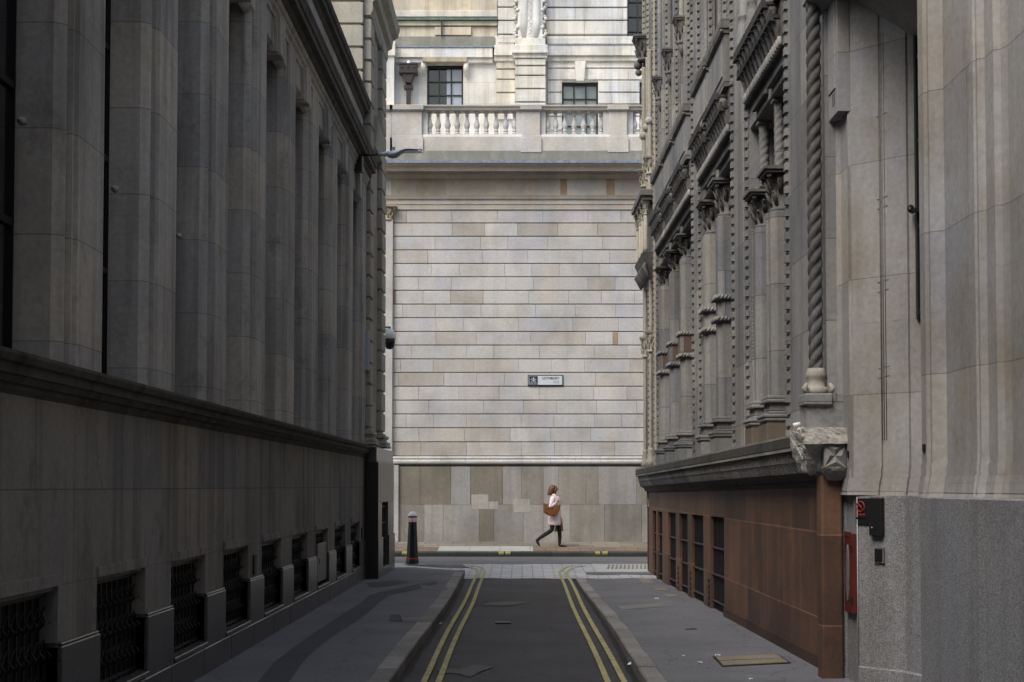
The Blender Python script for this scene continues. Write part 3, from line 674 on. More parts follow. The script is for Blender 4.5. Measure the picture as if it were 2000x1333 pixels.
# projecting carved string course
prof = [(3.3,.47),(2.62,.47),(2.50,.455),(2.45,.445),(2.45,.36),(2.47,.35),(2.47,.325),(2.50,.32),(2.52,.22),(2.58,.12),(2.64,.09),(2.66,.06),(2.66,.03),(2.70,.02),(2.74,-.03),(3.3,-.03)]
mb = mR(); mb.py([p for p in prof], 13.6, 30.9)
ring = []
mb.loft([[(x, 30.9, z) for x, z in prof], [(max(x, 2.45+.10) if x < 3 else x, 31.25-(0 if x>3 else (x-2.45)*.3), z) for x, z in prof], [(max(x,2.75) if x<3 else x, 31.55-(0 if x>3 else (x-2.45)*.8), z) for x, z in prof]])
mb.box(2.75, 15, 31.3, 31.5, .05, .45)
st = part(mb, 'string_course', 'r_cornice')
mb = mR()
y = 13.75
while y < 30.9:
    for (xa, za), (xb, zb) in (((2.50,.318),(2.52,.225)),((2.52,.222),(2.578,.125))):
        w1 = .04 if za > .3 else .03
        mb.loft([[(xa-.014,y-w1*.6,za),(xa-.014,y+w1*.6,za),(xa+.02,y+w1*.6,za),(xa+.02,y-w1*.6,za)],[(xb-.014,y-w1,zb),(xb-.014,y+w1,zb),(xb+.02,y+w1,zb),(xb+.02,y-w1,zb)]], (1.3,1.3,1.3))  # ridges tinted paler than the sooty gaps, relief shading put into colour
    y += .13
y = 13.7
while y < 30.9: mb.box(2.452, 2.475, y, y+.03, .325, .352); y += .06
mb.build('carved_leaf_band', 'r_stone', st)
mb = mR(); mb.py([(3.0,.471),(2.64,.471),(2.455,.45),(2.455,.47),(2.62,.50),(3.0,.50)], 13.62, 30.9, (1.1,1.1,1.05)); mb.build('ledge_top', 'r_stone', st)
# upper facade
bays = [(15.4,17.9),(19.1,22.3),(23.2,28.7)]
piers = [(13.45,15.4),(17.9,19.1),(22.3,23.2),(28.7,31.25)]
Zt = 11.5
mb = mR(); mb.box(3.10, 3.3, 13.4, 31.2, .48, Zt); part(mb, 'recess_wall', 'r_stone')
mb = mR()
for i, (a, b) in enumerate(piers):
    mb.box(P, 3.11, a, b, .49, Zt)
    if i in (1,2): mb.box(P-.025, P, a+.25, b-.25, .49, Zt)
    if i == 0: mb.box(P-.03, P, a+.75, b-.35, .49, Zt, (1.05,1.05,1.05)); mb.box(P-.015, P, a+.3, a+.6, .49, Zt)
part(mb, 'wall_pier', 'r_stone', bevel=.01)
mb = mR(); mb.box(3.11, 15, 30.8, 31.3, .49, Zt); mb.box(2.72, 3.2, 31.2, 31.32, .49, Zt); part(mb, 'street_side_wall', 'r_stone_lit')
def beads(y, x, z0, z1, mat='r_stone', t=(1,1,1), s=1):
    m = mR(); z = z0
    m.box(x, x+.05, y-.035, y+.035, z0, z1, (.8*t[0],.8*t[1],.8*t[2]))
    while z < z1:
        m.box(x-.028, x+.01, y-.045, y+.045, z, z+.075, rt(t, .1))
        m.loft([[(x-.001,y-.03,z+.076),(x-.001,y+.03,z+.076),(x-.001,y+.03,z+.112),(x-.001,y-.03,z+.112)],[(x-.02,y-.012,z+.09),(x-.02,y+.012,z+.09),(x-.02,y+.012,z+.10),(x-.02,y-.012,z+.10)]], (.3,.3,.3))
        z += .117
    return part(m, 'beaded_moulding', mat)
for y, z1 in ((15.36,10),(17.94,11.3),(19.06,11.3),(22.34,11.3),(23.16,11.3),(28.74,11.3)): beads(y, P-.01, .5, z1)
for y, z0 in ((24.0,5.95),(24.8,5.95),(25.7,5.95),(26.5,5.95),(27.3,5.95),(28.1,5.95),(20.0,5.95),(21.4,5.95)): beads(y, P+.04, z0, 11.3, t=(1.15,1.12,1.05))
for y in (29.15, 30.3, 31.15): beads(y, P-.02, .5, 11.3, 'r_stone_lit')
mb = mR(); mb.box(P-.045, P, 28.86, 29.02, .49, 11.4, (1.1,1.08,1.02)); mb.box(P-.05, P, 31.21, 31.3, .49, 11.4); part(mb, 'corner_strip', 'r_stone_lit', bevel=.01)
def pilaster(cy, z0, zb, zc0, zc1, w=.17, bands=(), x0=2.70, panel=None, rope=False, brown=False):
    cx = x0+.14
    m = mR(); ch = .06
    poly = [(x0+ch,cy-w),(3.12,cy-w),(3.12,cy+w),(x0+ch,cy+w),(x0,cy+w-ch),(x0,cy-w+ch)]
    m.pz(poly, zb, zc0)
    f = part(m, 'pilaster', 'r_stone', bevel=.006)
    m = mR(); h = zb-z0
    m.box(x0-.07, 3.12, cy-w-.07, cy+w+.07, z0+.20, z0+h*.45)
    for a, b, e in ((.45,.52,.09),(.52,.60,.10),(.60,.66,.05),(.66,.84,.03),(.84,.92,.07),(.92,1,.05)):
        m.box(x0-e, 3.12, cy-w-e, cy+w+e, z0+h*a+.001, z0+h*b)
    m.build('base', 'r_stone', f, bevel=.012, seg=2)
    m = mR(); m.box(x0-.075, 3.12, cy-w-.075, cy+w+.075, z0, z0+.20); m.build('pedestal', 'brown_stone' if brown else 'r_stone', f, bevel=.01)
    if bands:
        for z in bands:
            m = mR()
            m.box(x0-.03, 3.12, cy-w-.03, cy+w+.03, z-.05, z)
            k = 0
            yy = cy-w-.04
            while yy < cy+w+.04: m.tube([(x0-.035,yy,z-.045),(x0-.035,yy+.04,z+.005)], .02, 5); yy += .05
            xx = x0-.03
            while xx < x0+.3: m.tube([(xx,cy-w-.035,z-.045),(xx+.04,cy-w-.035,z+.005)], .02, 5); xx += .05
            m.build('rope_band', 'r_stone', f)
    if panel:
        m = mR(); m.box(x0-.02, 3.12, cy-w-.02, cy+w+.02, panel[0], panel[1]); m.build('panel_box', 'r_stone', f, bevel=.006)
        m = mR(); m.box(x0-.024, x0-.015, cy-w+.05, cy+w-.05, panel[0]+.04, panel[1]-.04); m.box(x0+.03, x0+.26, cy-w-.024, cy-w-.015, panel[0]+.04, panel[1]-.04); m.build('inset_panel', 'panel_red', f)
    m = mR(); capital(m, x0+.17, cy, zc0, zc1, .145); m.build('capital', 'r_soot', f)
    if rope:
        m = mR(); m.rope(x0+.0, cy+.02, zb, zc0, .028, 70, 2, .35, 10, dz=.014); m.build('rope_colonette', 'r_stone', f)
    return f
pilaster(16.55, .49, .99, 2.98, 3.45, bands=(), rope=True, brown=True)
pilaster(17.55, .49, .99, 2.98, 3.40, rope=True, brown=True)
pilaster(20.65, .49, .98, 3.68, 4.18, bands=(2.31,2.60))
pilaster(22.02, .49, .98, 3.68, 4.15, bands=(2.31,2.60))
pilaster(25.0, .49, .98, 3.80, 4.18, panel=(2.22,2.55), bands=(2.22,2.58))
pilaster(26.65, .49, .98, 3.80, 4.18, panel=(2.22,2.55), bands=(2.22,2.58))
pilaster(28.35, .49, .98, 3.80, 4.15, panel=(2.22,2.55), bands=(2.22,2.58))
# twin twisted window columns and dark lights of the nearest bay
for cy in (16.5, 17.5):
    m = mR(); m.rope(2.82, cy, 3.45, 4.2, .062, 24, 3, .3, 16); m.box(2.74, 2.90, cy-.08, cy+.08, 4.18, 4.26); part(m, 'twisted_column', 'r_stone')
for (a, b) in ((15.45,16.35),(16.75,17.4),(19.3,20.4),(20.95,21.85),(23.4,24.75),(25.25,26.4),(26.9,28.1)):
    m = mR(); m.box(3.085, 3.098, a, b, 1.2, 4.2); f = part(m, 'window', 'glass')
    m = mR(); m.box(3.06, 3.084, a, a+.05, 1.2, 4.2); m.box(3.06, 3.084, b-.05, b, 1.2, 4.2); [m.box(3.065, 3.083, a+.05, b-.05, z, z+.04) for z in (1.2, 2.2, 3.2)]; m.build('frame', 'black', f)
mb = mR()
for i, (a, b) in enumerate(bays):
    mb.box(P+.02, 3.1, a+.01, b-.01, 4.22, 4.62)
for (a, b) in ((15.5,16.4),(16.6,17.4),(19.3,20.5),(20.85,21.85),(23.4,24.8),(25.2,26.4),(26.9,28.1)):
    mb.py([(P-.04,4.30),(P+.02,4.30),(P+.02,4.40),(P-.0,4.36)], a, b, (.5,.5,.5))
part(mb, 'window_lintel', 'r_stone', bevel=.01)
for i, (a, b) in enumerate(bays):
    m = mR(); y = a+.05
    while y < b-.05:
        m.tube([(P-.055,y,4.495),(P-.055,y+.045,4.59)], .026, 6, (1.15,1.15,1.15)); y += .115
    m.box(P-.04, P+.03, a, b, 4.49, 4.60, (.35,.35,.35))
    part(m, 'rope_string', 'r_stone')
lights = [(15.5,17.8),(19.15,20.6),(20.85,22.25),(23.3,24.85),(25.2,26.65),(26.95,28.5)]
for i, (a, b) in enumerate(lights):
    m = mR(); n = max(5, int((b-a)/.2)); zt = 5.12 if i else 5.05
    m.box(2.66, P+.1, a, b, 4.62, zt); m.box(2.60, P+.1, a-.02, b+.02, zt-.05, zt)
    w_ = (b-a)/n
    for j in range(n):
        y = a+w_*(j+.5)
        for t, (xo, za, zb, oy) in enumerate(((2.655,4.60,4.80,0),(2.60,4.74,4.97,.5))):
            if oy and j == n-1: continue
            yy = y+oy*w_
            m.lathe(xo, yy, [(.012,za-.02),(.03,za+.02),(.05,za+.09),(.085,za+.17),(.09,zb)], 10, (1.5,1.5,1.5))
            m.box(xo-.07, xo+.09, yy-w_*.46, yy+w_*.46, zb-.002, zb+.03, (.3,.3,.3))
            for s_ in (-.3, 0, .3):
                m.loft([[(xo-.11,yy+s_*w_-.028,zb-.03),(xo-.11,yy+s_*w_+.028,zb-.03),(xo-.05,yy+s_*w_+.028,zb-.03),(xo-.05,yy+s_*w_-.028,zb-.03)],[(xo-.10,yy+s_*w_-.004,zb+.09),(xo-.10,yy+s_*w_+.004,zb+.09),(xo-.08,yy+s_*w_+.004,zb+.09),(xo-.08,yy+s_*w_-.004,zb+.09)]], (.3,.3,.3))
    part(m, 'corbel_table', 'r_soot')
    if i:
        m = mR(); m.box(2.60, P+.05, a, b, 5.13, 5.74); m.box(2.585, P+.05, a+.12, b-.12, 5.22, 5.66, (1.08,1.08,1.08)); f = part(m, 'balcony_front', 'r_stone', bevel=.008)
        m = mR(); m.box(2.57, P+.05, a-.02, b+.02, 5.742, 5.80); m.box(2.545, P+.05, a-.04, b+.04, 5.802, 5.90); m.box(2.56, P+.05, a-.03, b+.03, 5.902, 5.94)
        y = a-.02
        while y < b: m.ball((2.565,y,5.77), .03, n=6, m=4); y += .07
        m.build('coping', 'r_soot', f, bevel=.008)
# upper window shafts with corbel capitals
for i, y in enumerate((24.35, 26.1, 27.85)):
    m = mR(); m.box(P+.0, 3.1, y-.22, y+.22, 5.95, 11.4); part(m, 'upper_mullion', 'r_stone', bevel=.01)
    m = mR(); capital(m, P-.03, y, 7.15, 7.58, .085, leaves=6); m.lathe(P-.03, y, [(.01,6.95),(.05,7.05),(.08,7.16)], 8); part(m, 'corbel_capital', 'r_soot')
    m = mR(); m.rope(P-.03, y, 7.58, 12, .05, 55, 3, .3, 12, dz=.03); m.rope(P-.005, y-.16, 5.95, 7.4, .026, 80, 2, .35, 8, dz=.018); m.rope(P-.005, y+.2, 5.95, 12, .026, 80, 2, .35, 8, dz=.018); part(m, 'rope_colonette', 'r_stone')
for y in (20.2, 21.6):
    m = mR(); m.box(P+.02, 3.1, y-.2, y+.2, 5.95, 11.4); m.rope(P, y, 5.95, 12, .035, 60, 2, .35, 10, dz=.02); part(m, 'upper_mullion', 'r_stone')
for (y, x) in ((17.75,2.64),(17.2,2.66),(16.4,2.66)):
    m = mR(); m.lathe(x, y, [(.10,5.05),(.10,5.2),(.075,5.4),(.06,5.48),(.075,5.50),(.075,5.53),(.055,5.55),(.055,6.5)], 12); capital(m, x, y, 6.5, 6.8, .06); part(m, 'upper_column', 'r_stone')
mb = mR(); mb.box(P+.1, 3.1, 15.45, 17.85, 5.05, 11.4, (.7,.7,.7)); part(mb, 'upper_bay_wall', 'r_stone')
# corner oriel
mb = mR()
mb.loft([[(2.70,29.5,4.0),(2.8,29.5,4.0),(2.8,31.0,4.0),(2.70,31.0,4.0)],[(2.58,29.35,4.35),(2.8,29.35,4.35),(2.8,31.2,4.35),(2.58,31.2,4.35)],[(2.50,29.3,4.55),(2.8,29.3,4.55),(2.8,31.25,4.55),(2.50,31.25,4.55)],[(2.47,29.28,4.62),(2.8,29.28,4.62),(2.8,31.27,4.62),(2.47,31.27,4.62)]])
mb.box(2.46, 2.8, 29.25, 31.28, 5.60, 5.68); mb.box(2.42, 2.8, 29.2, 31.32, 5.682, 5.80); mb.box(2.62, 2.8, 29.4, 31.2, 4.62, 5.6)
for j in range(9): mb.tube([(2.60,29.45+j*.2,4.12),(2.50,29.45+j*.2,4.34),(2.53,29.45+j*.2,4.42)], [.03,.06,.03], 6)
f = part(mb, 'corner_oriel', 'r_soot', bevel=.008)
for y in (29.38, 29.95, 30.5, 31.1):
    m = mR(); m.lathe(2.535, y, [(.055,4.62),(.055,4.70),(.038,4.74),(.034,5.35)], 10); capital(m, 2.535, y, 5.33, 5.60, .042, leaves=6); m.build('colonette', 'r_stone_lit', f)
for (y, za, zb, r_) in ((29.6,.85,2.75,.035),(30.75,.85,2.75,.035)):
    m = mR(); m.rope(P-.06, y, .85, 2.7, r_, 60, 3, .3, 12, dz=.03); m.lathe(P-.06, y, [(.09,.49),(.09,.62),(.06,.66),(.07,.72),(.05,.78),(.06,.82),(.04,.86)], 10); capital(m, P-.06, y, 2.7, 3.12, .06, leaves=6)
    m.rope(P-.05, y, 3.12, 4.1, .04, 60, 3, .3, 12, dz=.03); part(m, 'corner_colonette', 'r_stone_lit')
for y, rr in ((29.55,.05),(30.1,.035),(30.8,.05)):
    m = mR(); m.rope(P-.06, y, 5.8, 8.6, rr, 45, 3, .3, 12, dz=.03); m.ball((P-.07,y,7.2), .09, n=8, m=6); capital(m, P-.06, y, 6.15, 6.5, rr*1.5, leaves=6); part(m, 'corner_colonette', 'r_stone_lit')
m = mR(); capital(m, P-.05, 30.9, 8.75, 9.25, .13); m.ball((P-.16,31.0,8.7), .09); m.ball((P-.15,31.0,8.55), .07); part(m, 'carved_corner_capital', 'r_soot')
# near corner: twisted column on rough pedestal and broken corbel
mb = mR(); mb.rope(2.572, 13.42, 1.02, 4.6, .066, 17, 3, .42, 36, dz=.015, tint=(.85,.88,.92)); part(mb, 'twisted_column', 'r_soot')
mb = mR(); mb.lathe(2.572, 13.42, [(.105,.80),(.11,.83),(.10,.86),(.078,.87),(.074,.93),(.085,.95),(.09,.98),(.078,1.0),(.072,1.03)], 24)
for sx in (-1, 1): mb.tube([(2.572+sx*.10,13.32,.80),(2.572+sx*.125,13.31,.85),(2.572+sx*.10,13.33,.89)], [.02,.028,.015], 6)
part(mb, 'column_base', 'r_stone_lit')
def rough_box(x0, x1, y0, y1, z0, z1, amp, n=14, seed=0, taper=0):
    m = mR(); vs = []; fs = []
    bm = bmesh.new(); bmesh.ops.create_cube(bm, size=1); bmesh.ops.subdivide_edges(bm, edges=bm.edges[:], cuts=n, use_grid_fill=True)
    for v in bm.verts:
        p = Vector((x0+(v.co.x+.5)*(x1-x0), y0+(v.co.y+.5)*(y1-y0), z0+(v.co.z+.5)*(z1-z0)))
        if taper: k = 1-taper*(.5-v.co.z)**1.5; p.x = x1-(x1-p.x)*k; p.y = y1-(y1-p.y)*k
        d = noise.fractal(p*9+Vector((seed,0,0)), .7, 2.2, 5)*amp
        c = Vector(((x0+x1)/2,(y0+y1)/2,(z0+z1)/2)); p += (p-c).normalized()*d
        vs.append(tuple(p))
    bm.verts.index_update(); fs = [tuple(v.index for v in f.verts) for f in bm.faces]; bm.free()
    return m.add(vs, fs)
part(rough_box(2.46, 2.80, 13.28, 13.6, .50, .80, .012, 10, 3), 'column_pedestal', 'r_stone', bevel=0)
mb = mR(); mb.box(2.44, 2.68, 13.24, 13.55, .70, .80); part(mb, 'column_plinth', 'r_stone', bevel=.01)
part(rough_box(2.39, 2.68, 13.16, 13.75, .13, .49, .032, 22, 9, .3), 'broken_corbel', 'r_rough')
part(rough_box(2.42, 2.78, 13.12, 13.5, .36, .50, .014, 14, 4), 'corbel_cap', 'r_rough')
mb = mR(); x0, x1, z0, z1, y = 2.585, 2.77, .16, .36, 13.16; mx, mz = (x0+x1)/2, (z0+z1)/2
mb.box(x0, x1, y, 13.5, z0, z1)
for (ax, az), (bx_, bz) in (((x0,z0),(x1,z0)),((x1,z0),(x1,z1)),((x1,z1),(x0,z1)),((x0,z1),(x0,z0))):
    q = ((ax+bx_)/2*.55+mx*.45, (az+bz)/2*.55+mz*.45)
    mb.add([(ax,y-.001,az),(q[0],y-.03,q[1]),(mx,y-.004,mz)],[(0,1,2)]); mb.add([(bx_,y-.001,bz),(mx,y-.004,mz),(q[0],y-.03,q[1])],[(0,1,2)]); mb.add([(ax,y-.001,az),(bx_,y-.001,bz),(q[0],y-.03,q[1])],[(0,1,2)])
part(mb, 'star_panel', 'r_stone')
part(rough_box(2.56, 2.78, 13.12, 13.5, .05, .16, .014, 12, 6, .3), 'corbel_foot', 'r_stone')
mb = MB(); mb.box(2.66, 3.3, 13.38, 13.44, -1.7, 14); part(mb, 'party_wall_strip', 'r_stone')
mb = MB(); mb.box(3.31, 15, 13.4, 31.1, -1.8, 11.4); part(mb, 'rear_block', 'r_stone')

# ================================================================== right granite-based building (Q)
Q = thing('bay_building', 'pale stone building with speckled grey granite base at the near right', 'building', (3.6, 10, -H))
zg = -.075
gran = [(2.748,13.38),(2.765,13.34),(2.80,13.28),(2.815,12.95),(3.125,12.56),(3.22,12.2),(3.25,11.8),(3.26,11.2),(3.25,10.7),(2.76,10.62),(2.735,10.58),(2.738,9.25),(2.752,9.15),(2.752,5),(2.752,-8),(4,-8),(4,13.36)]
mb = MB(); mb.pz(gran, -1.7, zg); mb.build('granite_base', 'rd_granite', Q, bevel=.006)
mb = MB(); led = [(2.805,12.90),(3.09,12.53),(3.19,12.18),(3.22,11.8),(3.225,10.9),(3.4,10.9),(3.4,13.0),(2.83,12.97)]
mb.pz(led, -1.7, -1.50); mb.build('granite_skirting', 'rd_granite', Q, bevel=.01)
mb = MB(); mb.tube([(2.815+.0,12.93,zg-.02),(2.813,12.93,-1.5)], .004, 5, (2,2,2)); mb.build('granite_joint', 'rd_stone', Q)
def off(poly, d): # offset of the lane-side outline
    out = []
    for x, y in poly: out.append((x-d if x < 3.9 else x, y))
    return out
up = [(2.752,13.38),(2.765,13.34),(2.78,13.30),(2.78,13.02),(2.805,13.00),(2.805,12.985),(2.83,12.96),(2.835,12.95),(2.99,12.78),(3.005,12.79),(3.02,12.77),(3.015,12.752),(3.17,12.58),(3.19,12.59),(3.21,12.56),(3.205,12.545),(3.215,12.54),(3.42,12.42),(3.42,10.9),(2.80,10.76),(2.80,10.71),(2.785,10.70),(2.785,10.57),(2.81,10.56),(2.81,10.52),(2.895,10.46),(2.895,9.77),(2.91,9.76),(2.91,9.73),(2.95,9.70),(2.95,9.52),(2.99,9.50),(3.01,9.42),(3.01,9.0),(3.08,8.9),(3.08,-8),(4,-8),(4,13.38)]
n0 = 16
up_pan = [p for p in up]
mb = MB(); zs = 1.37
mb.pz(up, .15, zs)
far = up[:18]+[(4,12.42),(4,13.36)]; near = up[18:-1]+[(4,10.9)]
mb.pz(far, zs+.001, 7.5); mb.pz(near, zs+.001, 7.5)
mb.build('bay_wall', 'rd_stone', Q)
mb = MB()
for a, b, d in ((zg,-.045,.035),(-.045,.02,.03),(.02,.07,.02),(.07,.15,.008)):
    mb.loft([[(x,y,a+.001) for x,y in off(up, d)], [(x,y,b) for x,y in off(up, d*.75)]])
mb.build('base_moulding', 'rd_stone', Q)
mb = MB(); mb.loft([[(2.86,13.14,4.12),(3.5,13.14,4.12),(3.5,10.75,4.12),(2.86,10.75,4.12)][::-1],[(2.86,13.14,7.5),(3.5,13.14,7.5),(3.5,10.75,7.5),(2.86,10.75,7.5)][::-1]])
mb.py([(2.86,4.12),(3.30,3.62),(3.45,3.62),(3.45,4.12)], 10.77, 13.05); mb.build('window_head', 'rd_stone', Q)
w = MB(); w.box(3.25, 3.26, 10.9, 12.53, 1.37, 3.7); f = w.build('window', 'glass', Q)
w = MB(); w.box(3.222, 3.249, 12.46, 12.52, 1.37, 3.7).box(3.222, 3.249, 11.6, 11.66, 1.37, 3.7); [w.box(3.23, 3.248, 10.9, 12.455, z, z+.04) for z in (1.4, 2.1, 2.8, 3.5)]; w.build('frame', 'black', f)
w = MB(); w.tube([(3.20,12.50,2.25),(3.17,12.46,2.27),(3.15,12.40,2.24)], [.025,.03,.015], 8); w.box(3.16, 3.24, 12.40, 12.48, 2.235, 2.26); w.build('window_stay', 'iron', Q)
# incised panel lines on the reveal
mb = MB()
def on_reveal(t, z, d=.004):   # t 0..1 along the first reveal facet
    x = 2.835+(3.19-2.835)*t; y = 12.95+(12.56-12.95)*t; return (x-d*.74, y-d*.67, z)
for t in (.46,.50,.54): mb.tube([on_reveal(t,.38), on_reveal(t,3.8)], .0035, 4, (.72,.7,.67))
for z in (.9, .98, 1.62, 1.70, 2.32, 2.40, 3.1): mb.tube([on_reveal(.40,z), on_reveal(.60,z+.02)], .0025, 4, (.75,.75,.75))

mb.build('incised_panel_line', 'rd_stone', Q)
mb = MB(); mb.box(2.695, 2.86, 13.0, 13.44, 3.2, 7); mb.box(2.685, 2.70, 13.08, 13.36, 3.42, 6.9, (1.05,1.05,1.05)); mb.box(2.688, 2.696, 13.12, 13.14, 3.28, 3.40, (.4,.4,.4)); mb.box(2.688, 2.696, 13.18, 13.20, 3.28, 3.40, (.4,.4,.4)); mb.build('bracket_block', 'rd_stone', Q, bevel=.008)
mb = MB(); mb.py([(2.50,4.28),(2.50,4.36),(2.46,4.40),(2.44,4.6),(3.3,4.7),(3.3,4.2),(2.66,4.2)], 10.5, 13.55); mb.build('cornice', 'rd_stone', Q)
mb = MB(); mb.box(2.768, 2.78, 13.06, 13.09, -.0+.24, .30, (.1,.1,.1)); mb.box(2.775, 2.786, 10.60, 10.66, .24, .29, (.1,.1,.1)); mb.build('cable_clip', 'black', Q)
mb = MB(); mb.box(4.0, 15, -8, 13.3, -H, 7.4); mb.box(3.4, 15, -14, 5.0, 7.41, 12.5); mb.build('rear_block', 'rd_stone', Q)  # high second box is unseen, added to block skylight from behind the camera
# wall fittings on the granite
rb = thing('fire_hydrant_cabinet', 'tall narrow red metal cabinet with oval glass slot on the granite base', 'cabinet', (2.80, 13.1, -1.07))
q = MB(); q.box(2.768, 2.813, 12.95, 13.24, -1.07, -.40); q.box(2.762, 2.770, 12.96, 13.22, -.43, -.385); q.build('cabinet_body', 'red_box', rb, bevel=.006)
q = MB(); q.px([(13.09+.05*math.cos(a), -.735+.24*math.sin(a)) for a in [2*PI*k/20 for k in range(20)]], 2.760, 2.769); q.build('glass_slot', 'patch', rb)
q = MB(); [q.box(2.760, 2.775, 12.945, 12.965, z, z+.05) for z in (-.98, -.55)]; q.build('hinge', 'iron', rb)
def fp(u, d, z): return (2.815+.622*u-.783*d, 12.95-.783*u-.622*d, z)
def fbox(mb, u0, u1, d0, d1, z0, z1): return mb.loft([[fp(u0,d0,z),fp(u1,d0,z),fp(u1,d1,z),fp(u0,d1,z)] for z in (z0, z1)])
q = MB(); fbox(q, .165, .29, .002, .05, -0.410, -0.098); fbox(q, .16, .295, .002, .02, -0.410+.01, -0.098+.004)
kb = thing('wall_box', 'black metal box beside the no-smoking sign on the granite base', 'box', fp(.19, 0, -0.410))
q.build('box_body', 'iron', kb, bevel=.006)
q = MB(); q.ball(fp(.20, .052, -0.344), .007); q.build('lock', 'steel', kb)
ns = thing('no_smoking_sign', 'dark square sign with red no-smoking circle, left of the black box', 'sign', fp(.06, 0, -0.321))
q = MB(); fbox(q, .0, .14, .002, .014, -0.321, -0.102); q.build('sign_plate', 'iron', ns)
zc = -0.171; q = MB()
ring = [fp(.055+.042*math.cos(a), .018, zc+.042*math.sin(a)) for a in [2*PI*k/24 for k in range(25)]]
q.tube(ring, .0045, 5); q.tube([fp(.028,.018,zc+.03), fp(.082,.018,zc-.03)], .004, 5)
q.build('prohibition_ring', 'redink', ns)
q = MB(); q.tube([fp(.035,.017,zc), fp(.075,.017,zc)], .005, 5); q.build('cigarette', 'black', ns)
q = MB()
for k in range(7): fbox(q, .008+.014*k, .018+.014*k, .013, .017, zc-.072, zc-.060)
q.build('red_lettering', 'redink', ns)
q = MB()
for k in range(6): fbox(q, .012+.016*k, .024+.016*k, .013, .017, zc-.105, zc-.088)
q.build('dark_lettering', 'black', ns)
ic = thing('card_reader', 'small square black card reader panel below the black box', 'card reader', fp(.24, 0, -0.637))
q = MB(); fbox(q, .19, .295, .002, .02, -0.637, -0.502); q.build('housing', 'grey_door', ic, bevel=.004)
q = MB(); fbox(q, .205, .28, .02, .024, -0.625, -0.519); q.build('screen', 'black', ic)
q = MB(); [q.ball(fp(u,.024,z), .004) for u in (.193,.287) for z in (-0.631, -0.510)]; q.build('screw', 'steel', ic)

# ================================================================== ground
def sheet(name, mat, quads, xf=None, kind='structure'):
    mb = MB()
    for q in quads:
        t = q[4] if len(q) > 4 else (1,1,1)
        mb.add(q[:4], [(0,1,2,3)], t)
    return struct(mb.build(name, mat))
def grid(name, mat, x0, x1, y0, y1, zf, nx=1, ny=1):
    mb = MB(); vs = [(x0+(x1-x0)*i/nx, y0+(y1-y0)*j/ny, zf(x0+(x1-x0)*i/nx, y0+(y1-y0)*j/ny)) for j in range(ny+1) for i in range(nx+1)]
    mb.add(vs, [(j*(nx+1)+i, j*(nx+1)+i+1, (j+1)*(nx+1)+i+1, (j+1)*(nx+1)+i) for j in range(ny) for i in range(nx)])
    return struct(mb.build(name, mat))
grid('ground', 'asphalt2', -150, 150, -100, 200, lambda x, y: -1.93)
def zlane(y): return -1.77 if y < 29.4 else -1.77+(y-29.4)/3.8*.085
def zst(y): return -1.685-(y-33.0)/6.3*.11
grid('lane_road', 'asphalt', -1.3, 1.35, -9, 29.5, lambda x, y: -1.772+.004*math.sin(y*1.1+x)*math.cos(x*2), 12, 90)
grid('street_road', 'asphalt2', -40, 40, 33.2, 39.35, lambda x, y: zst(y))
grid('street_gutter', 'kerb_dark', -40, 40, 39.05, 39.33, lambda x, y: zst(y)+.004)
for s_, f_, nm in ((1, lambda y: -1.10+.03*math.sin(y*.35), 'gutter_grime'), (-1, lambda y: 1.10-.002*y+.02*math.sin(y*.4), 'gutter_grime')):
    mb = MB(); V = []
    for k in range(180):
        y = -9+k*.214; a = f_(y); w_ = .06+.03*noise.noise(Vector((s_*3, y*1.3, 0)))
        V += [(a-s_*.01, y, -1.765), (a+s_*w_, y, -1.765)]
    mb.add(V, [(2*k, 2*k+1, 2*k+3, 2*k+2) for k in range(179)], (.30,.28,.27)); struct(mb.build(nm, 'asphalt'))
# pale setts of the raised crossing
grid('setts_crossing', 'setts', -3.0, 4.0, 29.45, 33.25, lambda x, y: zlane(min(y, 33))+.008+.004*math.sin(x*7), 28, 12)
# pavements of the lane
zR = lambda y: -1.65-.0073*(y-13.4) if y > 13.4 else -1.65
def pave(name, pts, zf, mat='mastic', depth=.3):
    mb = MB(); n = len(pts)
    top = [(x,y,zf(y)) for x, y in pts]; bot = [(x,y,zf(y)-depth) for x, y in pts]
    mb.loft([bot, top]); return struct(mb.build(name, mat))
def strip(name, left, right, zf, mat, thick=.3):   # left/right functions over y samples
    mb = MB(); ys = [y for y, _ in left]
    for (y, a), (_, b), (y2, a2), (_, b2) in zip(left, right, left[1:], right[1:]):
        mb.add([(a,y,zf(y)),(b,y,zf(y)),(b2,y2,zf(y2)),(a2,y2,zf(y2)),(a,y,zf(y)-thick),(b,y,zf(y)-thick),(b2,y2,zf(y2)-thick),(a2,y2,zf(y2)-thick)], [(0,1,2,3),(0,4,5,1),(3,2,6,7),(0,3,7,4),(1,5,6,2)])
    return struct(mb.build(name, mat))
ysL = [-9+1.5*k for k in range(26)]+[29.3, 30.3]
kl = lambda y: -1.10+.03*math.sin(y*.35)
kr = lambda y: 1.10-.002*y+.02*math.sin(y*.4)
kwL = .19; kwR = .17
strip('left_pavement', [(y,-3.6) for y in ysL], [(y,kl(y)-kwL) for y in ysL], lambda y: -1.65, 'mastic')
strip('right_pavement', [(y,kr(y)+kwR) for y in ysL], [(y,3.6) for y in ysL], zR, 'mastic')
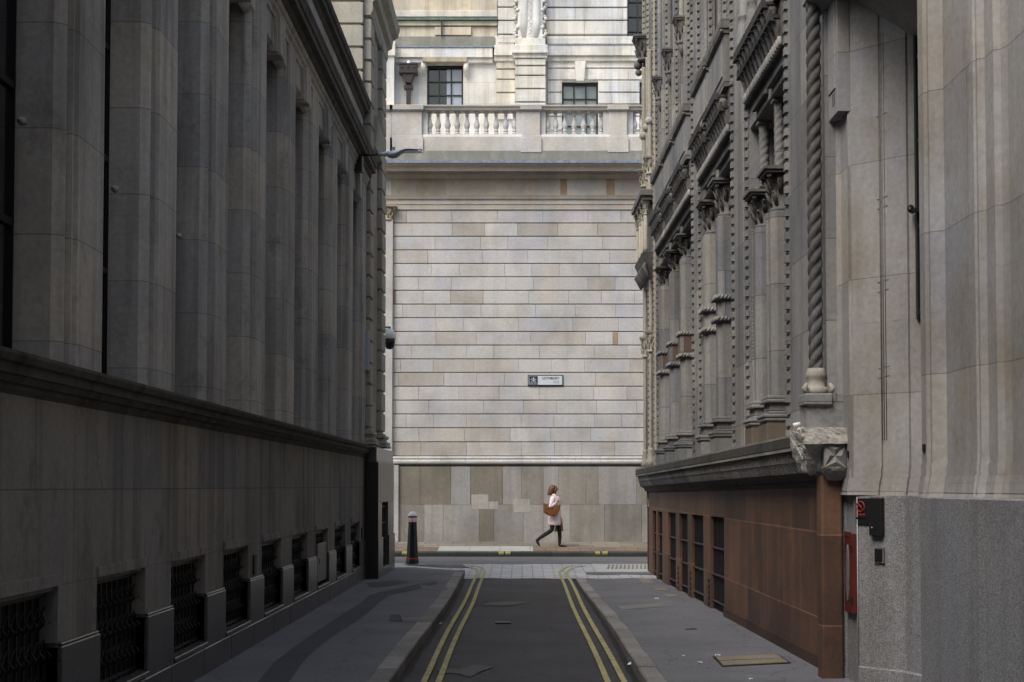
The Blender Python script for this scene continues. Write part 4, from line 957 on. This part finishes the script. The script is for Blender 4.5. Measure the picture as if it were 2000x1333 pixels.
def kerbs(name, f, s_, w, zf, seed):
    random.seed(seed); mb = MB(); y = -9.0
    while y < 30.2:
        L = random.uniform(.35, 1.1); y2 = min(y+L, 30.3); j = random.uniform(-.006, .006); t = rt(d=.22)
        zt = zf((y+y2)/2)+j
        a0, a1 = f(y+.004), f(y2-.004); b0, b1 = a0+s_*w, a1+s_*w
        mb.loft([[(a0,y+.004,-2.0),(b0,y+.004,-2.0),(b0,y+.004,zf(y)+j),(a0+s_*.012,y+.004,zf(y)+j+.004),(a0,y+.004,zf(y)+j-.012)], [(a1,y2-.004,-2.0),(b1,y2-.004,-2.0),(b1,y2-.004,zf(y2)+j),(a1+s_*.012,y2-.004,zf(y2)+j+.004),(a1,y2-.004,zf(y2)+j-.012)]], t)
        y = y2
    return struct(mb.build(name, 'kerb', bevel=.006))
kerbs('left_kerb', kl, -1, kwL, lambda y: -1.645, 3); kerbs('right_kerb', kr, 1, kwR, lambda y: zR(y)+.005, 5)
# corner paving towards the street
mb = MB()
def patchpoly(pts, z, th=.006, t=(1,1,1)): mb.loft([[(x,y,z-th) for x,y in pts],[(x,y,z) for x,y in pts]], t)
mb = MB()
def edgeL(y): return -1.14-.95*max(0, (y-30.3)/2.9)**1.3
def zcorner(x, y):
    t = min(1, max(0, (x-(edgeL(y)-.8))/.8))*min(1, max(0, (y-30.3)/1.2)); return -1.648+(zlane(y)+.012+1.648)*t
def corner(y0, y1, t, ny):
    m = MB(); N_ = 10
    V = []
    for jj in range(ny+1):
        y = y0+(y1-y0)*jj/ny; e = edgeL(y); xs_ = [-9]+[e-1.2+1.2*k/(N_-1) for k in range(N_)]
        V += [(x, y, zcorner(x, y)) for x in xs_]
    m.add(V, [(jj*(N_+1)+i, jj*(N_+1)+i+1, (jj+1)*(N_+1)+i+1, (jj+1)*(N_+1)+i) for jj in range(ny) for i in range(N_)]); return m
struct(corner(30.3, 31.35, 0, 4).build('left_corner_mastic', 'mastic')); struct(corner(31.35, 33.2, 0, 6).build('left_corner_paving', 'slab'))
zc2 = lambda x, y: zlane(min(y, 33))+.016
grid('right_corner_mastic', 'mastic', 1.27, 9, 30.3, 30.95, zc2, 2, 2); grid('right_corner_paving', 'slab', 1.5, 9, 30.952, 33.2, zc2, 2, 6)
mb = MB()
for k in range(17):
    x = -2.35+k*.075; mb.loft([[(x+a,y,zcorner(x,y)+z) for a,y in ((0,32.0),(.035,32.0),(-.15,32.95),(-.185,32.95))] for z in (.002,.014)])
struct(mb.build('left_tactile_ribs', 'patch'))
mb = MB()
for k in range(17):
    x = 1.75+k*.085; mb.loft([[(x+a,y,zc2(x,y)+z) for a,y in ((0,31.8),(.04,31.8),(.12,32.8),(.08,32.8))] for z in (.002,.014)])
struct(mb.build('right_tactile_ribs', 'kerb'))
# patches on the pavements
def flatpoly(name, mat, pts, z, t=(1,1,1)):
    if name == 'lane_stain' or mat == 'patch':
        q_ = []
        for (xa, ya), (xb, yb) in zip(pts, pts[1:]+pts[:1]):
            for k_ in range(8):
                u_ = k_/8; px_, py_ = xa+(xb-xa)*u_, ya+(yb-ya)*u_; nn = noise.noise_vector(Vector((px_*6, py_*3, 1)))
                q_.append((px_+nn.x*.035, py_+nn.y*.10))
        pts = q_
    mb = MB(); mb.add([(x,y,z(y) if callable(z) else z) for x,y in pts], [tuple(range(len(pts)))], t); return struct(mb.build(name, mat))
mb = MB()
Lp = [(-2.113, 11.601),(-2.225, 13.016),(-2.320, 14.401),(-2.342, 15.762),(-2.338, 17.531),(-2.315, 19.594),(-2.288, 21.539),(-2.311, 23.354),(-2.205, 24.145),(-1.864, 25.504),(-1.510, 26.735)]
Rp = [(-1.882, 11.601),(-1.966, 13.016),(-2.065, 14.654),(-2.091, 15.762),(-2.080, 17.229),(-2.024, 18.713),(-2.009, 20.311),(-2.029, 21.821),(-2.016, 23.354),(-1.693, 24.501),(-1.401, 26.037)]
for i in range(10): mb.add([(*Lp[i],-1.646),(*Rp[i],-1.646),(*Rp[i+1],-1.646),(*Lp[i+1],-1.646)], [(0,1,2,3)])
struct(mb.build('trench_patch', 'mastic_dark'))
zl = -1.645
flatpoly('pavement_patch', 'patch', [(-1.542, 19.441),(-1.347, 19.517),(-1.190, 19.070),(-1.225, 18.643),(-1.464, 18.854)], zl)
flatpoly('pavement_patch', 'mastic_dark', [(-1.691, 19.749),(-1.573, 19.827),(-1.453, 18.713),(-1.633, 18.926)], zl)
flatpoly('pavement_patch', 'patch', [(-1.712, 25.768),(-1.251, 25.118),(-1.144, 24.263),(-1.635, 24.868)], zl)
flatpoly('pavement_patch', 'mastic_dark', [(-2.652, 26.174),(-2.245, 27.025),(-1.944, 26.593),(-2.191, 25.374),(-2.486, 25.118)], zl+.001)
zr = lambda y: zR(y)+.005
flatpoly('pavement_patch', 'slab', [(1.361, 22.037),(2.051, 22.714),(2.047, 21.943),(1.372, 21.310)], zr, (.45,.45,.45))
flatpoly('pavement_patch', 'cover', [(2.200, 29.299),(2.401, 29.137),(2.373, 27.906),(2.179, 27.906)], zr)
flatpoly('pavement_patch', 'cover', [(2.243, 26.375),(2.435, 26.375),(2.444, 25.733),(2.239, 25.733)], zr)
flatpoly('pavement_patch', 'cover', [(2.251, 24.743),(2.432, 24.743),(2.445, 24.064),(2.261, 24.064)], zr)
flatpoly('pavement_patch', 'mastic_dark', [(1.915, 18.211),(2.069, 18.342),(2.059, 18.147),(1.914, 18.083)], zr)
flatpoly('lane_stain', 'patch', [(-0.586, 23.205),(-0.306, 23.615),(0.000, 23.615),(0.093, 23.306),(-0.076, 23.006),(-0.265, 22.810),(-0.530, 22.810)], -1.764, (.65,.65,.65))
flatpoly('lane_stain', 'patch', [(-0.834, 15.058),(-0.643, 14.933),(-0.481, 15.273),(-0.275, 15.101),(-0.367, 14.769),(-0.496, 14.259),(-0.578, 14.529),(-0.777, 14.648)], -1.764, (.6,.6,.6))
# inspection covers
cv = thing('inspection_cover', 'tan stone-filled inspection cover in the right pavement', 'cover', (2.05, 14.1, zR(14)))
c4 = [(1.851, 15.006),(2.518, 15.188),(2.514, 14.445),(1.830, 14.159)]
def quad_in(a, b, c, d, e0, e1, z0, z1, n0, n1, mb):
    def lerp(p, q, t): return (p[0]+(q[0]-p[0])*t, p[1]+(q[1]-p[1])*t)
    P4 = [lerp(lerp(a,b,s_), lerp(d,c,s_), t) for s_, t in ((e0,n0),(e1,n0),(e1,n1),(e0,n1))]
    mb.loft([[(x,y,z0) for x,y in P4],[(x,y,z1) for x,y in P4]])
zz = zR(14)
q = MB(); quad_in(*c4, 0, 1, zz-.02, zz+.005, 0, 1, q); q.build('cover_frame', 'iron', cv)
for n0, n1 in ((.06,.48),(.53,.94)): q = MB(); quad_in(*c4, .03, .97, zz-.01, zz+.009, n0, n1, q); q.build('infill_slab', 'cover', cv)
dc = MB(); dc.loft([[(x,y,z) for x,y in ((-0.359, 20.036),(-0.160, 20.036),(-0.145, 19.814),(-0.348, 19.814))] for z in (-1.757,-1.751)])
recentre(ungrouped('drain_cover', dc, 'iron', 'small flat iron cover in the middle of the lane road', 'cover'))
# yellow lines
def yline(name, cx, pts_end, w=.055):
    mb = MB(); pts = [(cx(y), y) for y in [-9+.75*k for k in range(54)] if y < 31.2]+pts_end
    for (x, y), (x2, y2) in zip(pts, pts[1:]):
        d = Vector((x2-x, y2-y)).normalized()*w/2; n_ = (d.y, -d.x)
        za = (zlane(y) if y > 29.4 else -1.77)+.020; zb_ = (zlane(y2) if y2 > 29.4 else -1.77)+.020
        mb.add([(x-n_[0],y-n_[1],za),(x+n_[0],y+n_[1],za),(x2+n_[0],y2+n_[1],zb_),(x2-n_[0],y2-n_[1],zb_)], [(0,1,2,3)])
    struct(mb.build(name, 'yellow'))
yline('yellow_line', lambda y: -.90+.0005*y+.012*math.sin(y*.6), [(-.95,31.7),(-1.12,32.3),(-1.4,32.7)])
yline('yellow_line', lambda y: -.765+.0005*y+.012*math.sin(y*.6+.3), [(-.80,31.7),(-.92,32.4),(-1.2,32.85)])
yline('yellow_line', lambda y: .76+.004*(13-y)*.3+.012*math.sin(y*.5), [(.80,31.5),(.93,32.3),(1.2,32.75)])
yline('yellow_line', lambda y: .905+.004*(13-y)*.3+.012*math.sin(y*.5+.3), [(.96,31.5),(1.08,32.1),(1.35,32.6)])
grid('yellow_edge_line', 'yellow', -9, -2.1, 33.22, 33.30, lambda x, y: zst(y)+.012)
grid('street_line', 'whiteline', -3.0, 3.2, 36.2, 36.25, lambda x, y: zst(y)+.004)
# far kerb with yellow loading marks and far pavement
random.seed(21)
mb = MB(); x = -40
while x < 40:
    x2 = x+random.uniform(1.0, 1.6); mb.px([(39.3,-2),(39.3,-1.70),(39.33,-1.675),(39.55,-1.672),(39.55,-2)], x+.003, x2, rt(d=.2)); x = x2
struct(mb.build('far_kerb', 'kerb_dark', bevel=.01))
mb = MB()
for a, b in ((-3.071,-2.926),(-0.604,-0.472),(-0.433,-0.302),(1.863,1.981),(2.047,2.178)):
    mb.px([(39.292,-1.74),(39.292,-1.70),(39.325,-1.669),(39.42,-1.665),(39.42,-1.70),(39.33,-1.72),(39.34,-1.74)], a, b)
struct(mb.build('kerb_loading_mark', 'yellow2'))
zf = lambda y: -1.672+(y-39.55)/2.4*.165
grid('far_pavement', 'york', -40, 40, 39.55, 42.1, lambda x, y: zf(y))
grid('brick_paving_strip', 'brickpave', 0.293, 40, 39.56, 40.55, lambda x, y: zf(y)+.004)
grid('brick_paving_strip', 'brickpave', -40, -2.198, 39.56, 40.55, lambda x, y: zf(y)+.004)
mb = MB()
for a, b in ((-2.172,-1.372),(-1.359,-0.586),(-0.573,0.200),(0.213,0.280)): mb.loft([[(a-.0,39.57,zf(39.57)+d),(b,39.57,zf(39.57)+d),(b,40.7,zf(40.7)+d),(a,40.7,zf(40.7)+d)] for d in (.002,.008)], rt(d=.04))
struct(mb.build('pale_vault_slab', 'slab'))

# ================================================================== street furniture
# bollard
bx, by, bz = -2.334, 32.75, -1.645
bo = thing('bollard', 'black octagonal bollard with red rings and white domed cap at the left corner', 'bollard', (bx, by, bz))
def octo(mb, prof, rot=PI/8, t=(1,1,1)): return mb.lathe(bx, by, [(r_, bz+z_) for r_, z_ in prof], 8, t, False, rot)
q = MB(); octo(q, [(.145,0),(.145,.05),(.138,.09)]); octo(q, [(.132,.125),(.092,.865)]); q.build('post', 'black', bo, bevel=.004)
q = MB(); octo(q, [(.142,.09),(.142,.118),(.132,.127)]); octo(q, [(.108,.865),(.108,.888),(.098,.892)]); octo(q, [(.092,.975),(.112,.985),(.112,1.0),(.10,1.008)]); q.build('red_ring', 'red', bo)
q = MB(); octo(q, [(.098,.89),(.096,.975)]); q.build('white_band', 'white', bo)
q = MB(); q.lathe(bx, by, [(.100,bz+1.008),(.095,bz+1.03),(.075,bz+1.07),(.045,bz+1.10),(.01,bz+1.112)], 16); q.build('cap', 'white', bo)
q = MB()
for k in range(8):
    a = -PI/2+k*PI/4; c_, s_ = math.cos(a), math.sin(a)
    q.ball((bx+c_*.094, by+s_*.094, bz+.925), .013, n=6, m=4)
q.build('shield_mark', 'redink', bo)
# street lamp on bracket
lx, lz = -2.79, 5.553
sl = thing('street_lamp', 'blue-grey street lamp head on a dark bracket arm below the left cornice', 'street lamp', (-2.8, 25.6, lz-.3))
q = MB(); q.box(-2.83, -2.68, 25.5, 25.72, lz-.28, lz+.02); q.build('bracket_box', 'black', sl, bevel=.005)
q = MB(); q.tube([(-2.72,25.6,lz),(-2.408,25.6,lz+.02)], .024, 10); q.tube([(-2.76,25.6,lz-.28),(-2.71,25.48,lz-.12),(-2.70,25.5,lz)], .012, 6); q.build('arm', 'iron', sl)
q = MB(); q.tube([(-2.417,25.6,lz+.015),(-2.254,25.6,lz+.035)], .034, 12)
x0_, x1_ = -2.279, -1.677
hd = [(0,.05,.04,.03),(.06,.075,.075,.055),(.14,.085,.10,.068),(.28,.07,.115,.075),(.42,.03,.12,.085),(.55,-.0,.115,.095),(.75,-.0,.105,.10),(.92,-.0,.07,.105),(1,.0,.02,.108)]
rings = []
for t, dn, w_, up_ in hd:
    x = x0_+(x1_-x0_)*t; zc = lz+.02; hgt = .045 if t > .5 else .05+.03*(1-t)
    zt_ = zc+.045+.045*min(1, t*2); zb_ = zt_-(.04 if t >= .55 else .04+.11*math.sin(PI*min(1, t/.55+.12))*.9)
    rings.append([(x, 25.6+w_*math.cos(a), (zt_+zb_)/2+(zt_-zb_)/2*math.sin(a)) for a in [2*PI*k/16 for k in range(16)]])
q.loft(rings, smooth=True); q.lathe(x0_+.12, 25.6, [(.02,lz+.07),(.02,lz+.125),(.03,lz+.125),(.03,lz+.14)], 10); q.build('lamp_head', 'lamp_grey', sl)
q = MB(); zt_ = lz+.02+.09-.045; q.loft([[(x0_+.42*(x1_-x0_)*1.15+t*.50*(x1_-x0_)*.98, 25.6+s_*.085*(1-.25*t), zt_+d+.002*t) for t, s_ in ((0,-1),(1,-1),(1,1),(0,1))] for d in (-.012,.003)]); q.build('lamp_lens', 'signwhite', sl, bevel=.004)
# CCTV dome
cxm, cym = -2.633, 30.4
cc = thing('security_camera', 'white and black dome security camera hanging from the left corner building', 'camera', (-2.72, cym, 3.150))
zt_, zm_, zb_ = 3.119, 2.926, 2.712
q = MB(); q.box(-2.85, cxm+.02, cym-.03, cym+.03, zt_+.02, zt_+.05); q.tube([(cxm,cym,zt_+.03),(cxm,cym,zt_-.02)], .02, 8); q.tube([(-2.72,cym-.02,zt_-.15),(-2.70,cym-.04,zt_-.02),(cxm-.04,cym-.03,zt_)], .009, 6); q.build('bracket', 'grey_door', cc)
q = MB(); q.lathe(cxm, cym, [(.03,zt_+.005),(.075,zt_-.02),(.108,zt_-.075),(.122,zt_-.13),(.122,zm_),(.112,zm_-.004)], 20); q.build('housing', 'white', cc)
q = MB(); q.lathe(cxm, cym, [(.110,zm_-.002),(.108,zm_-.08),(.095,zm_-.14),(.06,zb_+.012),(.01,zb_)], 20); q.build('dome', 'black', cc)
# notice on right corner
yn = 31.0
q = thing('notice_board', 'small black-framed white notice at the far corner of the terracotta wall', 'notice', (2.48, yn, -0.432))
b_ = MB(); b_.box(2.509, 2.602, yn-.03, yn, -0.432, -0.123); b_.box(2.581, 2.6, yn-.02, yn, -0.360, -0.206); b_.build('frame', 'ink', q)
b_ = MB(); b_.box(2.522, 2.576, yn-.034, yn-.031, -0.412, -0.144); b_.build('notice_sheet', 'signwhite', q)
b_ = MB(); [b_.box(2.530, 2.566, yn-.037, yn-.035, z, z+.012) for z in (-0.360,-0.309,-0.267,-0.226)]; b_.build('notice_text', 'grey_door', q)
# litter
random.seed(4)
def crumple(name, x, y, z, s_, label, grp=None, mat='paper'):
    mb = MB(); pts = []
    n_ = 6
    for j in range(n_):
        for i in range(n_): pts.append((x+(i/(n_-1)-.5)*s_+random.uniform(-.1,.1)*s_, y+(j/(n_-1)-.5)*s_*.8+random.uniform(-.1,.1)*s_, z+random.uniform(.02,.32)*s_))
    mb.add(pts, [(j*n_+i, j*n_+i+1, (j+1)*n_+i+1, (j+1)*n_+i) for j in range(n_-1) for i in range(n_-1)])
    o = ungrouped(name, mb, mat, label, 'litter', grp); md = o.modifiers.new('t', 'SOLIDIFY'); md.thickness = .002
    return recentre(o)
gp = 'scraps of litter'
for (p, z, s_, lab) in (((1.094, 15.143), -1.755, .11, 'crumpled white paper lying in the lane beside the right kerb'),
        ((1.906, 15.051), -1.652, .055, 'white scrap just behind the tan inspection cover'),
        ((1.661, 14.443), -1.652, .04, 'white scrap left of the tan inspection cover'),
        ((1.572, 15.051), -1.652, .028, 'tiny white scrap farther left of the tan cover'),
        ((1.958, 13.222), -1.652, .03, 'tiny scrap nearer than the tan cover'),
        ((2.061, 23.602), -1.728, .06, 'white scrap behind the pale slab near the barred openings'),
        ((-1.040, 19.705), -1.755, .04, 'small scrap beside the left kerb and yellow line')):
    crumple('litter', p[0], p[1], z, s_, lab, gp)
cx_, cy_ = 2.464, 13.72
mb = MB(); mb.tube([(cx_-.04,cy_,.545),(cx_+.04,cy_+.02,.555)], [.018,.024], 10); recentre(ungrouped('paper_cup', mb, 'paper', 'small white cup lying on the ledge above the broken corbel', 'cup'))

# ================================================================== walking woman
WX, WY, WZ = 0.874, 40.5, -1.604
wm = thing('person', 'woman in pale pink coat and black leggings striding right along the far pavement', 'person', (WX, WY, WZ))
def W(p): return (WX+p[0], WY+p[1], WZ+p[2])
def skin_mesh(name, mat, chains, parent, root=None, sub=2):
    vs = []; es = []; rs = []; idx = {}
    for ch in chains:
        prev = None
        for p, r_ in ch:
            key = tuple(round(c_, 4) for c_ in p)
            if key not in idx: idx[key] = len(vs); vs.append(W(p)); rs.append(r_)
            if prev is not None and prev != idx[key]: es.append((prev, idx[key]))
            prev = idx[key]
    me = bpy.data.meshes.new(name); me.from_pydata([(x-WX, y-WY, z-WZ) for x, y, z in vs], es, [])
    o = bpy.data.objects.new(name, me); C.objects.link(o)
    sk = o.modifiers.new('skin', 'SKIN'); sk.use_smooth_shade = True
    for i, r_ in enumerate(rs): me.skin_vertices[0].data[i].radius = r_ if isinstance(r_, tuple) else (r_, r_)
    me.skin_vertices[0].data[0].use_root = True
    sb = o.modifiers.new('sub', 'SUBSURF'); sb.levels = sub; sb.render_levels = sub
    bpy.context.view_layer.update()
    m2 = bpy.data.meshes.new_from_object(o.evaluated_get(bpy.context.evaluated_depsgraph_get()))
    bpy.data.objects.remove(o); bpy.data.meshes.remove(me)
    at = m2.color_attributes.new('tint', 'FLOAT_COLOR', 'CORNER'); at.data.foreach_set('color', [1.0]*4*len(m2.loops))
    m2.materials.clear(); m2.materials.append(M[mat]); m2.name = name
    o = bpy.data.objects.new(name, m2); C.objects.link(o); o.parent = parent; return o
def hand(wr, palm, out, s_=1, fwd=(0,0,0)):
    w_, p_ = Vector(wr), Vector(palm); d = (p_-w_).normalized(); side = Vector(out).normalized(); bend = d.cross(side)
    chs = [[(tuple(w_), .020), (tuple(p_), (.030,.018))]]
    for k, L in enumerate((.062,.070,.066,.050)):
        b = p_+side*(k-1.5)*.018+d*.018
        chs.append([(tuple(p_), (.030,.018)), (tuple(b), .0095), (tuple(b+d*L*.5+bend*.012), .0088), (tuple(b+d*L*.75+bend*.035), .007)])
    t0 = w_+(p_-w_)*.5
    chs.append([(tuple(p_), (.030,.018)), (tuple(t0-side*.03+d*.01), .011), (tuple(t0-side*.048+d*.03+bend*.015), .009)])
    return chs
pel = (-.03,0,.88)
body = [[(pel,.11),((-.035,0,1.02),.095),((-.03,0,1.2),.11),((-.045,0,1.34),.075),((-.035,0,1.41),.045),((-.018,0,1.465),.058),((-.008,0,1.53),.082),((-.02,0,1.585),.072)],
        [((-.018,0,1.465),.058),((.035,0,1.455),.026)], [((-.008,0,1.53),.082),((.068,0,1.515),.020),((.085,0,1.505),.009)],
        [((-.045,0,1.34),.075),((-.06,-.15,1.31),.045),((-.13,-.235,1.09),.033),((.00,-.19,1.17),.024)],
        [((-.045,0,1.34),.075),((-.03,.15,1.31),.045),((.04,.21,1.03),.033),((.13,.21,.80),.022)],
        [(pel,.11),((.01,.085,.83),.085),((.105,.08,.47),.055),((.108,.07,.10),.032),((.17,.07,.03),.022),((.25,.07,.02),.012)],
        [(pel,.11),((-.05,-.085,.83),.085),((-.095,-.085,.45),.055),((-.455,-.08,.20),.028),((-.455,-.08,.12),.020),((-.425,-.08,.05),.012)]]
body += hand((.00,-.19,1.17), (.055,-.15,1.215), (.2,0,-1)) + hand((.13,.21,.80), (.155,.205,.73), (1,0,0))
bd = skin_mesh('body', 'skin', body, wm)
skin_mesh('leggings', 'legging', [[((-.02,0,.86),.105),((.01,.085,.80),.092),((.07,.085,.60),.072),((.105,.08,.46),.060),((.115,.075,.28),.055),((.110,.07,.11),.042),((.112,.07,.02),.040)],
        [((-.02,0,.86),.105),((-.05,-.085,.80),.092),((-.08,-.085,.60),.075),((-.095,-.085,.45),.062),((-.24,-.083,.36),.060),((-.42,-.08,.24),.044),((-.49,-.08,.17),.040)]], wm)
skin_mesh('shoes', 'shoe', [[((.095,.07,.035),.040),((.17,.07,.035),.040),((.255,.07,.022),.027),((.305,.07,.018),.016)],], wm)
skin_mesh('shoes', 'shoe', [[((-.505,-.08,.225),.036),((-.47,-.08,.14),.040),((-.435,-.08,.065),.028),((-.412,-.08,.025),.015)],], wm)
def ell(c, rx, ry, z, n_=20, tilt=0): return [W((c+rx*math.cos(a)+0, ry*math.sin(a), z+tilt*math.cos(a))) for a in [2*PI*k/n_ for k in range(n_)]]
q = MB()
prof_c = [(-.028,.172,.195,.575,0),(-.030,.172,.195,.60,0),(-.03,.166,.188,.72,0),(-.025,.158,.18,.86,0),(-.02,.142,.165,.98,0),(-.015,.138,.16,1.08,0),(-.02,.135,.17,1.19,0),(-.035,.118,.178,1.28,0),(-.05,.092,.15,1.345,0),(-.04,.062,.075,1.39,.01),(-.035,.058,.065,1.405,.01)]
q.loft([ell(c, rx, ry, z, tilt=t) for c, rx, ry, z, t in prof_c], smooth=True)
q.tube([W(p) for p in ((-.055,-.11,1.32),(-.075,-.175,1.27),(-.115,-.25,1.15),(-.135,-.285,1.085))], [.062,.066,.060,.056], 14)
q.tube([W(p) for p in ((-.135,-.285,1.085),(-.10,-.275,1.085),(-.03,-.225,1.14),(.02,-.19,1.185))], [.055,.058,.050,.044], 14)
q.ball(W((-.133,-.284,1.085)), .057)
q.tube([W(p) for p in ((-.03,.11,1.32),(-.01,.18,1.24),(.04,.215,1.05),(.085,.22,.93),(.125,.215,.83))], [.06,.064,.054,.05,.044], 14)
q.tube([W((-.03+.075*math.cos(a), .085*math.sin(a), 1.385+.012*math.cos(a))) for a in [2*PI*k/16 for k in range(17)]], .022, 8)
q.tube([W(p) for p in ((.03,-.04,1.37),(.085,-.05,1.28),(.11,-.05,1.2))], [.02,.034,.012], 8); q.tube([W(p) for p in ((.03,.04,1.37),(.085,.05,1.28),(.11,.05,1.2))], [.02,.034,.012], 8)
for s_ in (-1, 1): q.tube([W((-.13,s_*.10,.60)), W((-.14,s_*.09,.85)), W((-.12,s_*.07,1.0))], [.035,.03,.01], 6)
q.tube([W((.140,-.05,.60)), W((.128,-.05,.85)), W((.118,-.05,1.1)), W((.09,-.05,1.25))], .010, 6, (.75,.7,.7))
q.build('coat', 'coat', wm, sub=1)
q = MB()
prof_h = [(-.035,.05,.045,1.625),(-.035,.088,.078,1.60),(-.045,.105,.094,1.56),(-.062,.105,.10,1.51),(-.082,.098,.105,1.46),(-.095,.092,.105,1.41),(-.105,.075,.092,1.375),(-.105,.05,.07,1.365)]
random.seed(9); rr = []
for c, rx, ry, z in prof_h:
    rr.append([W((c-.030+rx*.88*math.cos(a)*(1+.05*math.sin(7*a)), ry*math.sin(a)*(1+.05*math.sin(9*a+z*20)), z+.008*math.sin(5*a))) for a in [2*PI*k/28 for k in range(28)]])
q.loft(rr, smooth=True); q.tube([W((.02,-.06,1.60)), W((.025,-.083,1.55)), W((-.005,-.095,1.47)), W((-.02,-.09,1.41))], [.02,.024,.026,.016], 8)
q.build('hair', 'hair', wm)
q = MB(); [q.ball(W((.060, s_*.032, 1.528)), .008, n=6, m=4) for s_ in (-1,1)]; q.tube([W((.062,-.045,1.545)), W((.074,-.025,1.549))], .004, 5); q.build('eyes', 'hair', wm)
q = MB(); q.tube([W((.055,-.022,1.468)), W((.064,0,1.468)), W((.055,.022,1.468))], .006, 6); q.build('mouth', 'redink', wm)
# bags
tb = thing('handbag', 'large tan leather tote hanging under the woman\'s near arm', 'bag', W((-.09,-.26,.82))[:2]+(W((0,0,.82))[2],))
q = MB(); o_ = [(-.325,1.165),(-.28,1.135),(-.10,1.09),(.06,1.10),(.135,1.115),(.115,1.02),(.04,.845),(-.06,.815),(-.18,.83),(-.315,.915)]
q.loft([[W((x*.9-.01, -.30, .015+z)) for x,z in o_],[W((x, -.275, z)) for x,z in o_],[W((x, -.205, z)) for x,z in o_],[W((x*.9-.01, -.185, .015+z)) for x,z in o_]], smooth=False)
q.build('bag_body', 'tan', tb, bevel=.02, seg=2)
q = MB(); q.tube([W(p) for p in ((-.22,-.29,1.12),(-.17,-.28,1.16),(-.08,-.27,1.19),(.0,-.23,1.19),(.05,-.27,1.12),(.06,-.30,1.08))], .009, 6); q.tube([W((-.20,-.30,1.10)), W((-.29,-.30,.93)), W((-.20,-.305,.90))], .008, 6, (.6,.6,.6)); q.tube([W((.0,-.305,1.07)), W((-.04,-.305,.90))], .008, 6, (1.6,1.6,1.5)); q.build('handle', 'tan', tb)
q = MB(); q.ball(W((-.21,-.305,1.06)), .012); q.ball(W((-.12,-.305,1.08)), .010); q.build('buckle', 'steel', tb)
pb = thing('paper_bag', 'brown carrier bag held on the woman\'s far side behind her knee', 'bag', W((.10,.21,.39)))
q = MB(); q.loft([[W((-.03,.15,.40)),W((.22,.15,.42)),W((.22,.25,.42)),W((-.03,.25,.40))],[W((.03,.16,.66)),W((.19,.16,.66)),W((.19,.24,.66)),W((.03,.24,.66))]]); q.build('bag_body', 'kraft', pb, bevel=.006)
q = MB(); q.tube([W(p) for p in ((.07,.2,.655),(.10,.2,.72),(.15,.205,.72),(.17,.2,.655))], .006, 6); q.build('handle', 'black', pb)

# ================================================================== closing the lane behind the viewer, street sides
E_ = thing('rear_building', 'plain unseen stone building closing the lane behind the viewer, raised to shade it', 'building', (0, -12, -H))
mb = MB(); mb.box(-14, 14, -16, -9.2, -H, 18); mb.build('wall', 'rd_stone', E_)  # out of view, height raised to darken surfaces facing the camera

# ================================================================== light, sky, camera
w = bpy.data.worlds.new('World'); sc.world = w; w.use_nodes = True
nt = w.node_tree; bg = nt.nodes['Background']
sky = nt.nodes.new('ShaderNodeTexSky'); sky.sky_type = 'NISHITA'; sky.sun_disc = False
ELEV, ROT = math.radians(52), math.radians(218)
sky.sun_elevation = ELEV; sky.sun_rotation = ROT; sky.air_density = 1.6; sky.dust_density = 4.0; sky.ozone_density = .6
hs = nt.nodes.new('ShaderNodeHueSaturation'); hs.inputs['Saturation'].default_value = .72
nt.links.new(sky.outputs[0], hs.inputs['Color']); nt.links.new(hs.outputs[0], bg.inputs['Color']); bg.inputs['Strength'].default_value = .12
sun = bpy.data.lights.new('sun', 'SUN'); sun.energy = 1.15; sun.angle = math.radians(30); sun.color = (1, .98, .95)
so = bpy.data.objects.new('sun', sun); C.objects.link(so)
d = Vector((math.sin(ROT)*math.cos(ELEV), math.cos(ROT)*math.cos(ELEV), math.sin(ELEV)))
so.rotation_euler = d.to_track_quat('Z', 'Y').to_euler(); so.location = (0, -20, 40)
cam = bpy.data.cameras.new('camera'); co = bpy.data.objects.new('camera', cam); C.objects.link(co)
cam.sensor_width = 36; cam.lens = 54; cam.clip_end = 1000; cam.shift_x = -.010; cam.shift_y = .08025
co.location = (0, 0, H); co.rotation_euler = (PI/2+.041, 0, 0); sc.camera = co
sc.view_settings.view_transform = 'Standard'; sc.view_settings.look = 'None'; sc.view_settings.gamma = 1; sc.view_settings.exposure = 0.8
sc.cycles.max_bounces = 6; sc.cycles.diffuse_bounces = 5; sc.cycles.use_denoising = True
